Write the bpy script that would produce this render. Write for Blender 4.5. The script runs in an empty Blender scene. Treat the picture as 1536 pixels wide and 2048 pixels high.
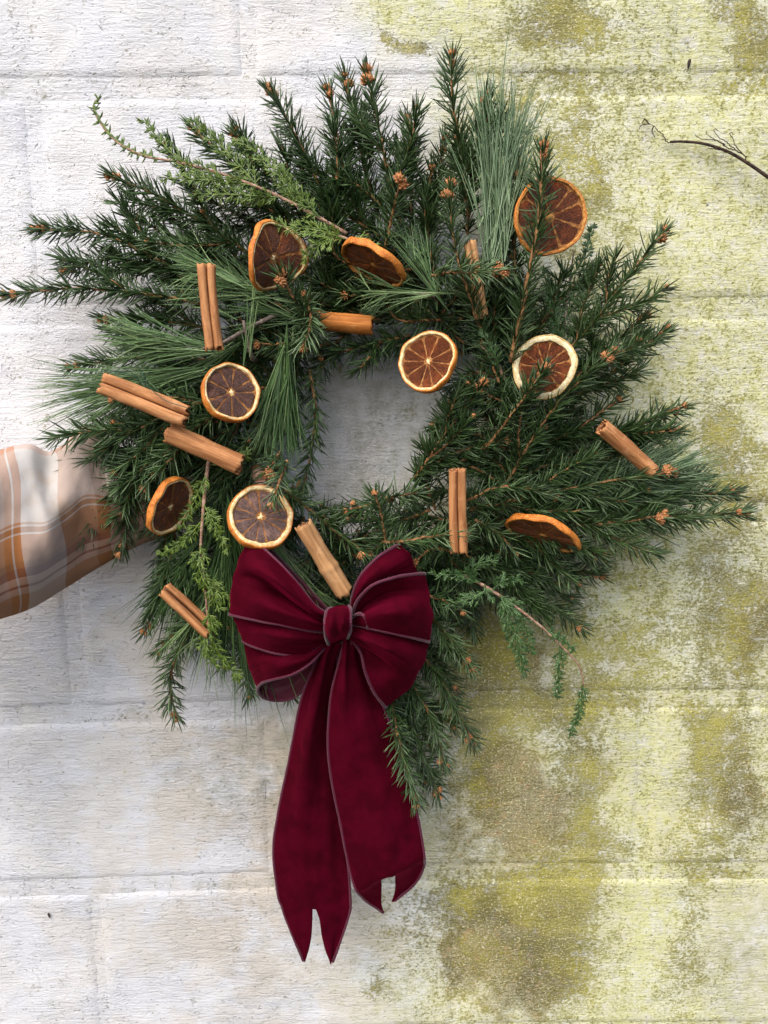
import bpy, math, random
import numpy as np
from mathutils import Vector, Matrix, noise as mnoise

random.seed(7)
RNG = np.random.default_rng(11)
scene = bpy.context.scene
C = scene.collection

# ------------------------------------------------------------------ camera
F_PX, DIST = 1540.0, 0.764
PITCH, ROLL = math.radians(9.77), 0.0075
_F = np.array([0, math.cos(PITCH), -math.sin(PITCH)])
_R0 = np.array([1.0, 0, 0])
_U0 = np.array([0, math.sin(PITCH), math.cos(PITCH)])
_R = _R0 * math.cos(ROLL) - _U0 * math.sin(ROLL)
_U = _U0 * math.cos(ROLL) + _R0 * math.sin(ROLL)
CAM = np.array([0, -DIST, 0.0])          # the wall face is the plane y = 0

cam_d = bpy.data.cameras.new('camera')
cam_d.sensor_fit = 'VERTICAL'
cam_d.angle = 2 * math.atan(1024 / F_PX)
cam_d.clip_start, cam_d.clip_end = 0.02, 200
cam = bpy.data.objects.new('camera', cam_d)
C.objects.link(cam)
M3 = Matrix((tuple(_R), tuple(_U), tuple(-_F))).transposed()
cam.matrix_world = Matrix.Translation(Vector(CAM)) @ M3.to_4x4()
scene.camera = cam

# ------------------------------------------------------------------ light
SUN_EL, SUN_AZ = math.radians(50), math.radians(-28)     # high, from the camera's left
world = bpy.data.worlds.new('World')
scene.world = world
world.use_nodes = True
wn = world.node_tree
bg = wn.nodes['Background']
sky = wn.nodes.new('ShaderNodeTexSky')
sky.sky_type = 'NISHITA'
sky.sun_disc = False
sky.sun_elevation = SUN_EL
sky.sun_rotation = math.pi + SUN_AZ * -1
sky.air_density = 1.0
sky.dust_density = 4.0
sky.ozone_density = 0.7
wn.links.new(sky.outputs[0], bg.inputs['Color'])
bg.inputs['Strength'].default_value = 0.15
sun_d = bpy.data.lights.new('sun', 'SUN')
sun_d.energy = 1.0
sun_d.angle = math.radians(95)
sun_d.color = (1.0, 0.97, 0.93)
sun = bpy.data.objects.new('sun', sun_d)
C.objects.link(sun)
_sdir = Vector((math.sin(SUN_AZ) * math.cos(SUN_EL), -math.cos(SUN_AZ) * math.cos(SUN_EL), math.sin(SUN_EL)))
sun.rotation_euler = _sdir.to_track_quat('Z', 'Y').to_euler()
vs = scene.view_settings
vs.view_transform = 'Standard'
vs.look = 'None'
vs.gamma = 1
vs.use_curve_mapping = False
vs.exposure = 0.86
scene.cycles.max_bounces = 6
scene.cycles.transparent_max_bounces = 4

# ------------------------------------------------------------------ helpers
def P(px, py, d):
    """point of the place seen at photo pixel (px, py), d metres in front of the wall"""
    v = _F + (px - 768) / F_PX * _R - (py - 1024) / F_PX * _U
    t = (DIST - d) / v[1]
    return CAM + v * t

def PP(pts):
    """list of (px, py, d in mm) -> array of points"""
    return np.array([P(x, y, d * 0.001) for x, y, d in pts])

def to_px(X):
    r = X - CAM
    z = r @ _F
    return 768 + F_PX * (r @ _R) / z, 1024 - F_PX * (r @ _U) / z

def catmull(pts, n):
    """n points along a Catmull-Rom curve through pts (spread by chord length)"""
    p = np.asarray(pts, float)
    if len(p) == 2:
        t = np.linspace(0, 1, n)[:, None]
        return p[0] * (1 - t) + p[1] * t
    e = np.vstack([2 * p[0] - p[1], p, 2 * p[-1] - p[-2]])
    seg = np.linalg.norm(np.diff(p, axis=0), axis=1)
    cum = np.concatenate([[0], np.cumsum(seg)])
    s = np.linspace(0, cum[-1], n)
    k = np.clip(np.searchsorted(cum, s, 'right') - 1, 0, len(seg) - 1)
    t = ((s - cum[k]) / np.maximum(seg[k], 1e-9))[:, None]
    a, b, c, d = e[k], e[k + 1], e[k + 2], e[k + 3]
    return 0.5 * (2 * b + (c - a) * t + (2 * a - 5 * b + 4 * c - d) * t * t + (3 * b - a - 3 * c + d) * t ** 3)

def unit(v):
    return v / np.maximum(np.linalg.norm(v, axis=-1, keepdims=True), 1e-12)

def frames(path):
    T = unit(np.gradient(path, axis=0))
    n = np.zeros_like(T)
    a = np.array([0, -1.0, 0])
    v = a - T[0] * (a @ T[0])
    if np.linalg.norm(v) < 0.2:
        a = np.array([0, 0, 1.0]); v = a - T[0] * (a @ T[0])
    n[0] = unit(v)
    for i in range(1, len(T)):
        v = n[i - 1] - T[i] * (n[i - 1] @ T[i])
        n[i] = unit(v)
    return T, n, np.cross(T, n)

def link(o, parent=None):
    C.objects.link(o)
    if parent is not None:
        o.parent = parent
    return o

def mesh_obj(name, verts, faces, mats, parent=None, smooth=True, attrs=None, uv=None, fmat=None, loc=None):
    """faces: an (n,4) / (n,3) array, or a list of tuples"""
    me = bpy.data.meshes.new(name)
    verts = np.asarray(verts, np.float32)
    if isinstance(faces, np.ndarray):
        k = faces.shape[1]
        me.vertices.add(len(verts)); me.vertices.foreach_set('co', verts.ravel())
        me.loops.add(faces.size); me.loops.foreach_set('vertex_index', faces.astype(np.int32).ravel())
        me.polygons.add(len(faces)); me.polygons.foreach_set('loop_start', np.arange(0, faces.size, k, dtype=np.int32))
        me.update(calc_edges=True)
        me.validate()
    else:
        me.from_pydata([tuple(v) for v in verts], [], faces)
        me.update()
    for m in (mats if isinstance(mats, (list, tuple)) else [mats]):
        me.materials.append(m)
    if smooth:
        me.polygons.foreach_set('use_smooth', np.ones(len(me.polygons), bool))
    if fmat is not None:
        me.polygons.foreach_set('material_index', np.asarray(fmat, np.int32))
    for an, av in (attrs or {}).items():
        at = me.attributes.new(an, 'FLOAT', 'POINT')
        at.data.foreach_set('value', np.asarray(av, np.float32))
    if uv is not None:
        ul = me.uv_layers.new(name='UVMap')
        li = np.empty(len(me.loops), np.int32); me.loops.foreach_get('vertex_index', li)
        ul.data.foreach_set('uv', np.asarray(uv, np.float32)[li].ravel())
    o = bpy.data.objects.new(name, me)
    if loc is not None:
        o.location = loc
    return link(o, parent)

def empty(name, loc=(0, 0, 0)):
    o = bpy.data.objects.new(name, None)
    o.empty_display_size = 0.02
    o.location = loc
    return link(o)

def tag(o, label, cat, group=None, kind=None):
    o['label'] = label
    o['category'] = cat
    if group: o['group'] = group
    if kind: o['kind'] = kind
    return o

def grid_faces(nu, nv, close_u=False, off=0):
    i = np.arange(nu if close_u else nu - 1); j = np.arange(nv - 1)
    I, J = np.meshgrid(i, j, indexing='ij')
    a = I * nv + J; b = ((I + 1) % nu) * nv + J
    return np.stack([a, b, b + 1, a + 1], -1).reshape(-1, 4) + off

def tube(path, radius, sides=8, caps=True):
    """tube along path -> verts, quad faces"""
    path = np.asarray(path, float)
    n = len(path)
    r = np.broadcast_to(np.asarray(radius, float), (n,))
    T, N, B = frames(path)
    a = np.linspace(0, 2 * math.pi, sides, endpoint=False)
    V = path[:, None] + r[:, None, None] * (N[:, None] * np.cos(a)[None, :, None] + B[:, None] * np.sin(a)[None, :, None])
    i = np.arange(n - 1); j = np.arange(sides)
    I, J = np.meshgrid(i, j, indexing='ij')
    f = np.stack([I * sides + J, I * sides + (J + 1) % sides, (I + 1) * sides + (J + 1) % sides, (I + 1) * sides + J], -1).reshape(-1, 4)
    V = V.reshape(-1, 3)
    if caps:
        k = len(V)
        V = np.vstack([V, path[0], path[-1]])
        j = np.arange(0, sides, 2)
        f = np.vstack([f, np.stack([np.full_like(j, k), (j + 2) % sides, (j + 1) % sides, j], -1),
                       np.stack([np.full_like(j, k + 1), (n - 1) * sides + j, (n - 1) * sides + (j + 1) % sides, (n - 1) * sides + (j + 2) % sides], -1)])
    return V, f

def merge(parts):
    V, Fs, o = [], [], 0
    for v, f in parts:
        V.append(v); Fs.append(f + o); o += len(v)
    return np.vstack(V), np.vstack(Fs)

def spines(base, d0, d1, L, r, prof, sides=3, wob=None):
    """many curved tapering needles at once; prof = radius factors along the needle (last ends in a point)"""
    n, k = len(base), len(prof)
    s = np.linspace(0, 1, k)
    pos = base[:, None] + L[:, None, None] * (d0[:, None] * s[None, :, None] + (d1 - d0)[:, None] * (s ** 2 * 0.5)[None, :, None])
    if wob is not None:
        pos = pos + wob[:, None] * (s ** 2)[None, :, None]
    T = unit(d0[:, None] + (d1 - d0)[:, None] * s[None, :, None])
    ref = unit(RNG.normal(size=(n, 3)))[:, None]
    N = unit(np.cross(T, ref)); B = np.cross(T, N)
    a = np.linspace(0, 2 * math.pi, sides, endpoint=False)
    rr = (r[:, None] * np.asarray(prof)[None])[:, :, None, None]
    V = pos[:, :, None] + rr * (N[:, :, None] * np.cos(a)[None, None, :, None] + B[:, :, None] * np.sin(a)[None, None, :, None])
    V = V.reshape(-1, 3)
    I, K, J = np.meshgrid(np.arange(n), np.arange(k - 1), np.arange(sides), indexing='ij')
    o = I * k * sides
    f = np.stack([o + K * sides + J, o + K * sides + (J + 1) % sides, o + (K + 1) * sides + (J + 1) % sides, o + (K + 1) * sides + J], -1).reshape(-1, 4)
    return V, f

def fbm(x, y, seed=0.0, octv=4):
    """vectorised smooth lattice noise, about -1..1"""
    out = np.zeros_like(x); amp = 1.0; tot = 0
    lat = np.random.default_rng(int(seed * 10) + 5).uniform(-1, 1, (64, 64))
    for o in range(octv):
        xi = np.floor(x).astype(int); yi = np.floor(y).astype(int)
        fx = x - xi; fy = y - yi
        fx = fx * fx * (3 - 2 * fx); fy = fy * fy * (3 - 2 * fy)
        g = lambda a, b: lat[(a + 17 * o) % 64, (b + 31 * o) % 64]
        out += amp * ((g(xi, yi) * (1 - fx) + g(xi + 1, yi) * fx) * (1 - fy) + (g(xi, yi + 1) * (1 - fx) + g(xi + 1, yi + 1) * fx) * fy)
        tot += amp; amp *= 0.5; x = x * 2.03; y = y * 2.03
    return out / tot

# ------------------------------------------------------------------ materials
class NT:
    """small wrapper for building node trees"""
    def __init__(self, name):
        self.m = bpy.data.materials.new(name); self.m.use_nodes = True
        self.t = self.m.node_tree; self.b = self.t.nodes['Principled BSDF']
    def n(self, typ, **kw):
        o = self.t.nodes.new('ShaderNode' + typ)
        for k, v in kw.items(): setattr(o, k, v)
        return o
    def l(self, a, b): self.t.links.new(a, b)
    def set(self, **kw):
        for k, v in kw.items():
            i = self.b.inputs[k.replace('_', ' ')]
            if hasattr(v, 'links') or isinstance(v, bpy.types.NodeSocket): self.l(v, i)
            else: i.default_value = v
    def noise(self, vec, scale, detail=4, rough=0.55, dist=0.0):
        o = self.n('TexNoise'); o.inputs['Scale'].default_value = scale
        o.inputs['Detail'].default_value = detail; o.inputs['Roughness'].default_value = rough
        o.inputs['Distortion'].default_value = dist
        if vec is not None: self.l(vec, o.inputs['Vector'])
        return o.outputs['Fac']
    def map(self, vec, scale):
        o = self.n('Mapping'); o.inputs['Scale'].default_value = scale
        self.l(vec, o.inputs['Vector']); return o.outputs[0]
    def rng(self, v, a, b, c=0.0, d=1.0):
        o = self.n('MapRange'); o.interpolation_type = 'SMOOTHSTEP'
        o.inputs[1].default_value = a; o.inputs[2].default_value = b
        o.inputs[3].default_value = c; o.inputs[4].default_value = d
        self.l(v, o.inputs[0]); return o.outputs[0]
    def math(self, op, a, b=None, clamp=False):
        o = self.n('Math', operation=op); o.use_clamp = clamp
        for i, v in enumerate((a, b)):
            if v is None: continue
            if isinstance(v, (int, float)): o.inputs[i].default_value = v
            else: self.l(v, o.inputs[i])
        return o.outputs[0]
    def mix(self, fac, a, b, blend='MIX'):
        o = self.n('MixRGB', blend_type=blend)
        for i, v in enumerate((fac, a, b)):
            if isinstance(v, (int, float)): o.inputs[i].default_value = v
            elif isinstance(v, tuple): o.inputs[i].default_value = (*v[:3], 1)
            else: self.l(v, o.inputs[i])
        return o.outputs[0]
    def attr(self, name):
        o = self.n('Attribute'); o.attribute_name = name; return o.outputs['Fac']
    def coord(self, which='Object'):
        return self.n('TexCoord').outputs[which]
    def pos(self):
        return self.n('NewGeometry').outputs['Position']
    def bump(self, h, dist, strength=1.0, normal=None):
        o = self.n('Bump'); o.inputs['Strength'].default_value = strength
        o.inputs['Distance'].default_value = dist
        self.l(h, o.inputs['Height'])
        if normal is not None: self.l(normal, o.inputs['Normal'])
        return o.outputs[0]

def rgb(r, g, b):
    """sRGB 0-255 -> linear"""
    f = lambda c: (c / 255 / 12.92) if c / 255 <= 0.04045 else ((c / 255 + 0.055) / 1.055) ** 2.4
    return (f(r), f(g), f(b))

def needle_mat(name, dark, mid, light, rough=0.36, spec=0.5):
    m = NT(name)
    t = m.attr('tint')
    c = m.mix(m.rng(t, 0.0, 0.55), dark, mid)
    c = m.mix(m.rng(t, 0.55, 1.0), c, light)
    m.set(Base_Color=c, Roughness=rough, Specular_IOR_Level=spec)
    m.set(Subsurface_Weight=0.0)
    return m.m

M = {}
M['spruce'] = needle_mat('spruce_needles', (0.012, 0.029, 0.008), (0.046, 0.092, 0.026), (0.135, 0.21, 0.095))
M['pine'] = needle_mat('pine_needles', (0.028, 0.07, 0.02), (0.09, 0.18, 0.055), (0.25, 0.36, 0.15))
M['blue_pine'] = needle_mat('blue_green_pine_needles', (0.05, 0.10, 0.04), (0.13, 0.215, 0.10), (0.28, 0.39, 0.23))
M['cedar'] = needle_mat('cedar_scales', (0.035, 0.07, 0.011), (0.10, 0.165, 0.024), (0.20, 0.28, 0.05))
M['cedar_dark'] = needle_mat('green_cedar_scales', (0.018, 0.048, 0.014), (0.045, 0.10, 0.028), (0.10, 0.19, 0.06))

def bark_mat(name, a, b, scale=300):
    m = NT(name)
    v = m.pos()
    nz = m.noise(v, scale, 5, 0.65)
    m.set(Base_Color=m.mix(m.rng(nz, 0.35, 0.68), a, b), Roughness=0.75, Specular_IOR_Level=0.25)
    m.set(Normal=m.bump(nz, 0.0008))
    return m.m
M['stem'] = bark_mat('spruce_stem', (0.13, 0.055, 0.02), (0.36, 0.19, 0.08))
M['twig_grey'] = bark_mat('grey_twig', (0.10, 0.075, 0.06), (0.30, 0.24, 0.2))
M['twig_tan'] = bark_mat('tan_cedar_twig', (0.22, 0.11, 0.07), (0.48, 0.33, 0.24))
M['bud'] = bark_mat('spruce_bud', (0.30, 0.105, 0.035), (0.70, 0.36, 0.16), 700)
M['vine'] = bark_mat('dry_vine', (0.02, 0.012, 0.01), (0.09, 0.055, 0.04))

m = NT('green_wire'); m.set(Base_Color=(0.005, 0.05, 0.03, 1), Roughness=0.4); M['wire'] = m.m
m = NT('dark_bit'); m.set(Base_Color=(0.03, 0.02, 0.012, 1), Roughness=0.8); M['speck'] = m.m

# ---- wall paint, worn and overgrown with algae (attributes say where each growth sits on the wall)
m = NT('painted_block')
v = m.pos()
green, olive, tan, grey, beige = (m.attr(a) for a in ('green', 'olive', 'tan', 'grey', 'beige'))
stroke = m.noise(m.map(v, (40, 40, 210)), 1.0, 6, 0.66, 1.1)          # brush marks
stroke2 = m.noise(m.map(v, (22, 22, 620)), 1.0, 3, 0.6, 0.5)
grit = m.noise(m.map(v, (300, 300, 390)), 1.0, 5, 0.72)
fine = m.noise(v, 900, 3, 0.6)
mott = m.noise(v, 62, 8, 0.72)
big = m.noise(v, 14, 5, 0.6, 0.3)
base = m.mix(m.rng(big, 0.35, 0.65), (0.675, 0.695, 0.735), (0.745, 0.755, 0.775))
base = m.mix(m.math('MULTIPLY', beige, m.rng(m.math('ADD', big, m.math('MULTIPLY', stroke, 0.25)), 0.5, 0.72)), base, (0.57, 0.51, 0.415))
base = m.mix(m.math('MULTIPLY', grey, m.rng(mott, 0.36, 0.62)), base, (0.37, 0.375, 0.32))
# browner tone where the brush-mark noise runs low
base = m.mix(m.math('MULTIPLY', m.rng(stroke, 0.36, 0.2), 0.35), base, (0.42, 0.39, 0.33))
# pale yellow-green bloom
gfac = m.math('MULTIPLY', green, m.rng(m.math('ADD', m.math('MULTIPLY', mott, 0.6), m.math('MULTIPLY', grit, 0.4)), 0.28, 0.62), True)
base = m.mix(gfac, base, (0.60, 0.61, 0.27))
# brown-grey worn skin
tfac = m.rng(m.math('ADD', tan, m.math('MULTIPLY', m.math('SUBTRACT', mott, 0.5), 0.9)), 0.25, 0.7)
tcol = m.mix(m.rng(m.noise(v, 85, 4, .65), .52, .68), m.mix(m.rng(big, .35, .65), (0.25, 0.225, 0.13), (0.31, 0.265, 0.12)), (0.42, 0.27, 0.13))
base = m.mix(m.math('MULTIPLY', tfac, 0.9), base, tcol)
# olive algae: dense core, broken into grains at its rim
ofac = m.math('ADD', olive, m.math('ADD', m.math('MULTIPLY', m.math('SUBTRACT', mott, 0.5), 1.9), m.math('MULTIPLY', m.math('SUBTRACT', grit, 0.5), 2.6)))
ocol = m.mix(m.rng(big, 0.3, 0.7), (0.16, 0.142, 0.05), (0.42, 0.385, 0.055))
base = m.mix(m.math('MULTIPLY', m.rng(ofac, 0.22, 0.85), 0.86), base, ocol)
# olive freckles over the pale bloom
frk = m.math('MULTIPLY', m.math('MULTIPLY', m.rng(m.noise(m.map(v, (230, 230, 300)), 1.0, 4, 0.7), 0.53, 0.66), m.rng(green, 0.25, 0.9)), m.rng(m.noise(v, 22, 4, .6), 0.34, 0.6, .35, .9))
base = m.mix(frk, base, (0.23, 0.215, 0.065))
# flakes of pale paint / lichen discs within the growth
vo = m.n('TexVoronoi'); vo.inputs['Scale'].default_value = 130; m.l(v, vo.inputs['Vector'])
vo.inputs['Randomness'].default_value = 1.0
sp = m.math('MULTIPLY', m.rng(m.math('ADD', vo.outputs['Distance'], m.math('MULTIPLY', grit, 0.5)), 0.46, 0.36), m.rng(m.noise(v, 38, 3), 0.5, 0.62))
anyg = m.math('ADD', m.math('ADD', m.math('MULTIPLY', green, 0.25), olive), tan, True)
base = m.mix(m.math('MULTIPLY', m.math('MULTIPLY', sp, anyg), 0.85), base, (0.66, 0.64, 0.47))
# tiny bright grains
base = m.mix(m.math('MULTIPLY', m.math('MULTIPLY', m.rng(m.noise(m.map(v, (430, 430, 560)), 1.0, 3, .65), 0.53, 0.66), anyg), 0.85), base, (0.72, 0.67, 0.40))
# dark specks
dk = m.math('MULTIPLY', m.rng(m.noise(v, 170, 3, 0.7), 0.63, 0.71), m.rng(m.math('ADD', anyg, 0.06), 0.0, 0.5))
base = m.mix(m.math('MULTIPLY', dk, 0.7), base, (0.10, 0.10, 0.035))
dk2 = m.math('MULTIPLY', m.rng(m.noise(v, 210, 2, 0.5), 0.72, 0.76), 0.7)
base = m.mix(dk2, base, (0.16, 0.14, 0.09))
h = m.math('ADD', m.math('MULTIPLY', stroke, 0.75), m.math('ADD', m.math('MULTIPLY', stroke2, 0.22), m.math('MULTIPLY', grit, 0.6)))
h = m.math('ADD', h, m.math('MULTIPLY', m.rng(m.noise(v, 190, 3, .6), .60, .74), -.55))      # pits
h = m.math('ADD', h, m.math('MULTIPLY', m.math('MULTIPLY', m.rng(ofac, 0.3, 0.7), fine), 0.5))
m.set(Base_Color=base, Roughness=0.86, Specular_IOR_Level=0.2, Normal=m.bump(m.math('MULTIPLY', h, m.rng(m.noise(v, 9, 3, .6), .35, .65, .45, 1.05)), 0.0046, 0.8))
M['wall'] = m.m

# ------------------------------------------------------------------ wall of painted blocks
Z0, CH, BL, JX = 0.266, 0.200, 0.400, -0.322

def blob(px, py, lst):
    s = np.zeros_like(px)
    for cx, cy, rx, ry, a in lst:
        q = ((px - cx) / rx) ** 2 + ((py - cy) / ry) ** 2
        s = s + a * np.exp(-q)
    return s

OLIVE = [(1150, 40, 90, 60, .75), (1060, 70, 120, 50, .35), (1500, 60, 55, 70, .7), (1525, 130, 50, 60, .5), (1120, 178, 190, 14, .5),
         (1130, 260, 110, 70, .5), (1190, 400, 42, 70, .75), (1150, 480, 60, 60, .4), (1480, 185, 90, 14, .5),
         (1450, 860, 50, 60, .6), (1470, 960, 60, 70, .55), (1440, 1160, 55, 140, .55), (1490, 1290, 60, 90, .45), (1250, 1120, 60, 40, .3),
         (985, 1290, 90, 80, .8), (1130, 1210, 60, 60, .55), (1060, 1400, 230, 40, .65), (960, 1460, 60, 90, .65), (1020, 1440, 90, 60, .45),
         (1160, 1560, 46, 160, .6), (1200, 1300, 110, 90, .38), (1170, 1690, 70, 60, .45), (1000, 1790, 190, 45, .85), (1130, 1850, 60, 130, .55), (1080, 1900, 150, 110, .38),
         (1430, 1440, 90, 60, .5), (1410, 1560, 60, 130, .5), (1490, 1600, 60, 140, .35), (1400, 1740, 120, 22, .5), (1400, 1830, 70, 110, .35), (1330, 1960, 120, 90, .35),
         (1330, 1250, 70, 100, .25), (930, 1580, 50, 70, .4), (905, 1950, 80, 110, .2), (1300, 1690, 60, 40, .3), (760, 1990, 24, 30, .6), (800, 1870, 60, 60, .18),
         (810, 88, 28, 22, 1.0), (785, 62, 18, 12, .7), (720, 745, 40, 14, .45), (850, 800, 60, 60, .22), (880, 985, 40, 40, .3), (1280, 1110, 50, 30, .25), (1300, 830, 60, 90, .2)]
TAN = [(1040, 1640, 110, 130, .75), (1000, 1560, 90, 80, .5), (1050, 1960, 150, 110, .7), (1000, 1850, 130, 80, .4), (1040, 1310, 90, 70, .7), (980, 1250, 80, 50, .4), (1490, 1240, 70, 150, .55), (1495, 1590, 70, 150, .6),
       (1470, 1830, 60, 60, .3), (1230, 1170, 50, 60, .4), (905, 1690, 60, 100, .25), (930, 1900, 90, 120, .3), (1500, 960, 40, 60, .4), (870, 1500, 40, 120, .35)]
PALE = [(1310, 1560, 60, 120, .55), (1290, 1900, 70, 150, .45), (1430, 1405, 110, 16, .5), (1380, 1750, 160, 14, .5), (1420, 60, 36, 120, .4), (1040, 90, 60, 26, .35),
        (1100, 245, 40, 40, .3), (1490, 1900, 60, 120, .8), (1230, 1200, 40, 40, .3), (900, 40, 80, 60, .3), (700, 1752, 300, 10, .4)]
GREY = [(760, 860, 190, 200, .6), (740, 1010, 160, 40, .3), (700, 1530, 120, 200, .35), (480, 1560, 160, 70, .5), (560, 1480, 90, 90, .4), (1370, 860, 30, 40, .5), (1490, 1880, 70, 140, 1.0), (1440, 1080, 60, 60, .3), (450, 1640, 60, 60, .3),
        (1360, 700, 12, 90, .5), (1500, 760, 40, 50, .5), (1270, 1080, 70, 40, .4), (820, 1980, 90, 90, .4), (560, 1950, 180, 60, .25), (1420, 170, 26, 160, .35)]

def wall_attrs(X):
    px, py = to_px(X)
    wob = fbm(px / 130, py / 130, 1, 5) * 110 + fbm(px / 34, py / 34, 2, 3) * 34
    edge = np.interp(py, [-200, 0, 150, 420, 700, 1000, 1300, 1500, 1750, 2050, 2300], [740, 760, 880, 960, 980, 900, 860, 840, 820, 780, 760])
    soft = np.interp(py, [0, 300, 1000, 1500, 2050], [140, 150, 200, 170, 280])
    g = 1 / (1 + np.exp(-(px + wob - edge) / soft * 4))
    g = np.clip(g + blob(px, py, [(780, 30, 70, 60, .5), (620, 1500, 30, 160, .35)]), 0, 1)
    jx, jy = px + fbm(px / 70, py / 70, 3, 4) * 60, py + fbm(px / 70, py / 70, 4, 4) * 60
    pale = blob(jx, jy, PALE)
    ol = np.clip(blob(jx, jy, OLIVE) - pale + 0.12 * g * (py > -500), 0, 1.2)
    ta = np.clip(blob(jx, jy, TAN) - pale * 0.8, 0, 1)
    gr = np.clip(blob(jx, jy, GREY), 0, 1)
    be = np.clip(np.interp(py, [0, 900, 1150, 1900, 2100], [0.25, 0.3, 0.85, 0.7, 0.4]) * np.interp(px, [-200, 0, 150, 450, 900, 1536], [.15, .2, .45, .9, 1, .7]) + blob(px, py, [(600, 1560, 60, 200, .4)]), 0, 1)
    # dirt and growth sit in the recessed joints
    sx = np.clip((-X[:, 0] + 0.1) / 0.45, 0, 1.4); sz = np.clip((-X[:, 2] + 0.1) / 0.4, 0, 1.2)
    zz = X[:, 2] + 0.011 * sx * sz
    k = (Z0 - zz) / CH
    dj = (k - np.round(k)) * CH
    line = np.exp(-((dj - 0.0045) / 0.0030) ** 2) * np.clip(.55 + .9 * fbm(px / 60, py / 60, 13, 3), 0, 1)
    band = np.exp(-(dj / 0.0055) ** 2)
    ol = np.clip(ol * (1 - .55 * band) + .42 * line * g, 0, 1.2)
    gr = np.clip(gr + .55 * line * (1 - g) , 0, 1)
    return dict(green=g * (1 - 0.6 * np.clip(blob(jx, jy, [(1490, 1900, 70, 140, 1.)]), 0, 1)), olive=ol, tan=ta, grey=gr, beige=be)

def wall_warp(V):
    """courses sag a little to the left, faces are not quite flat"""
    V = V.copy()
    sx = np.clip((-V[:, 0] + 0.1) / 0.45, 0, 1.4); sz = np.clip((-V[:, 2] + 0.1) / 0.4, 0, 1.2)
    V[:, 2] -= 0.011 * sx * sz
    V[:, 2] += 0.0022 * fbm(V[:, 0] * 7, V[:, 2] * 3, 6, 2)
    V[:, 1] += 0.0016 * fbm(V[:, 0] * 9, V[:, 2] * 9, 7, 3) + 0.0007 * fbm(V[:, 0] * 60, V[:, 2] * 60, 8, 3)
    return V

wall = empty('block_wall', (0, 0, -1.0))
tag(wall, 'old painted concrete block wall, white at left, overgrown with yellow-green algae at right', 'wall')
WO = np.array([0, 0, -1.0])
def block(x0, x1, z0, z1, step):
    w, h = x1 - x0, z1 - z0
    def axis(a, b):
        e = 0.010
        inner = np.linspace(a + e, b - e, max(4, int((b - a) / step)))
        return np.concatenate([[a, a, a + e * 0.25, a + e * 0.6], inner, [b - e * 0.6, b - e * 0.25, b, b]])
    xs, zs = axis(x0, x1), axis(z0, z1)
    def drop(s, a, b, amp):
        d = np.minimum(s - a, b - s)
        y = amp * (1 - np.clip(d / 0.010, 0, 1)) ** 1.6
        y[0] = y[-1] = 0.05
        return y
    X, Z = np.meshgrid(xs, zs, indexing='ij')
    Y = np.maximum(drop(xs, x0, x1, .0025)[:, None], drop(zs, z0, z1, .0046)[None])
    V = wall_warp(np.stack([X, Y, Z], -1).reshape(-1, 3))
    o = mesh_obj('block', V - WO, grid_faces(len(xs), len(zs))[:, ::-1], M['wall'], wall, attrs=wall_attrs(V))
    return o
J = 0.011
for r in range(-3, 9):
    zt = Z0 - CH * r; zb = zt - CH
    odd = r % 2 == 0
    off = JX + (0 if odd else 0.2)
    for c in range(-4, 6):
        x0 = off + BL * c; x1 = x0 + BL
        if x1 < -1.5 or x0 > 1.5: continue
        near = x1 > -0.48 and x0 < 0.48 and zt > -0.85 and zb < 0.45
        block(x0 + J / 2 * random.uniform(.6, 1.4), x1 - J / 2 * random.uniform(.6, 1.4), zb + J / 2, zt - J / 2, 0.0035 if near else 0.012)
xs = np.linspace(-1.55, 1.55, 260); zs = np.linspace(-1.55, 0.88, 210)
X, Z = np.meshgrid(xs, zs, indexing='ij')
V = wall_warp(np.stack([X, np.full_like(X, 0.0019), Z], -1).reshape(-1, 3))
V[:, 1] += 0.0006 * fbm(V[:, 0] * 90, V[:, 2] * 90, 9, 3)
mesh_obj('mortar', V - WO, grid_faces(len(xs), len(zs))[:, ::-1], M['wall'], wall, attrs=wall_attrs(V))

# ------------------------------------------------------------------ wreath
WC = P(748, 855, 0.055)
wreath = empty('evergreen_wreath', tuple(WC))
tag(wreath, 'large round wreath of spruce, pine and cedar branches held in front of the wall', 'wreath')
def wpart(name, V, f, mat, parent=None, **kw):
    """a part of the wreath; vertices in place coordinates"""
    return mesh_obj(name, V - WC, f, mat, parent or wreath, **kw)

a = np.linspace(0, 2 * math.pi, 97)
ringp = [tube(WC + np.stack([rr * np.cos(a), np.full_like(a, dy), rr * np.sin(a)], -1), 0.0014, 6, False) for rr, dy in ((0.118, 0.0), (0.134, 0.0), (0.126, 0.009))]
V, f = merge(ringp)
wpart('wire_ring', V, f, M['wire'])

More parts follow.
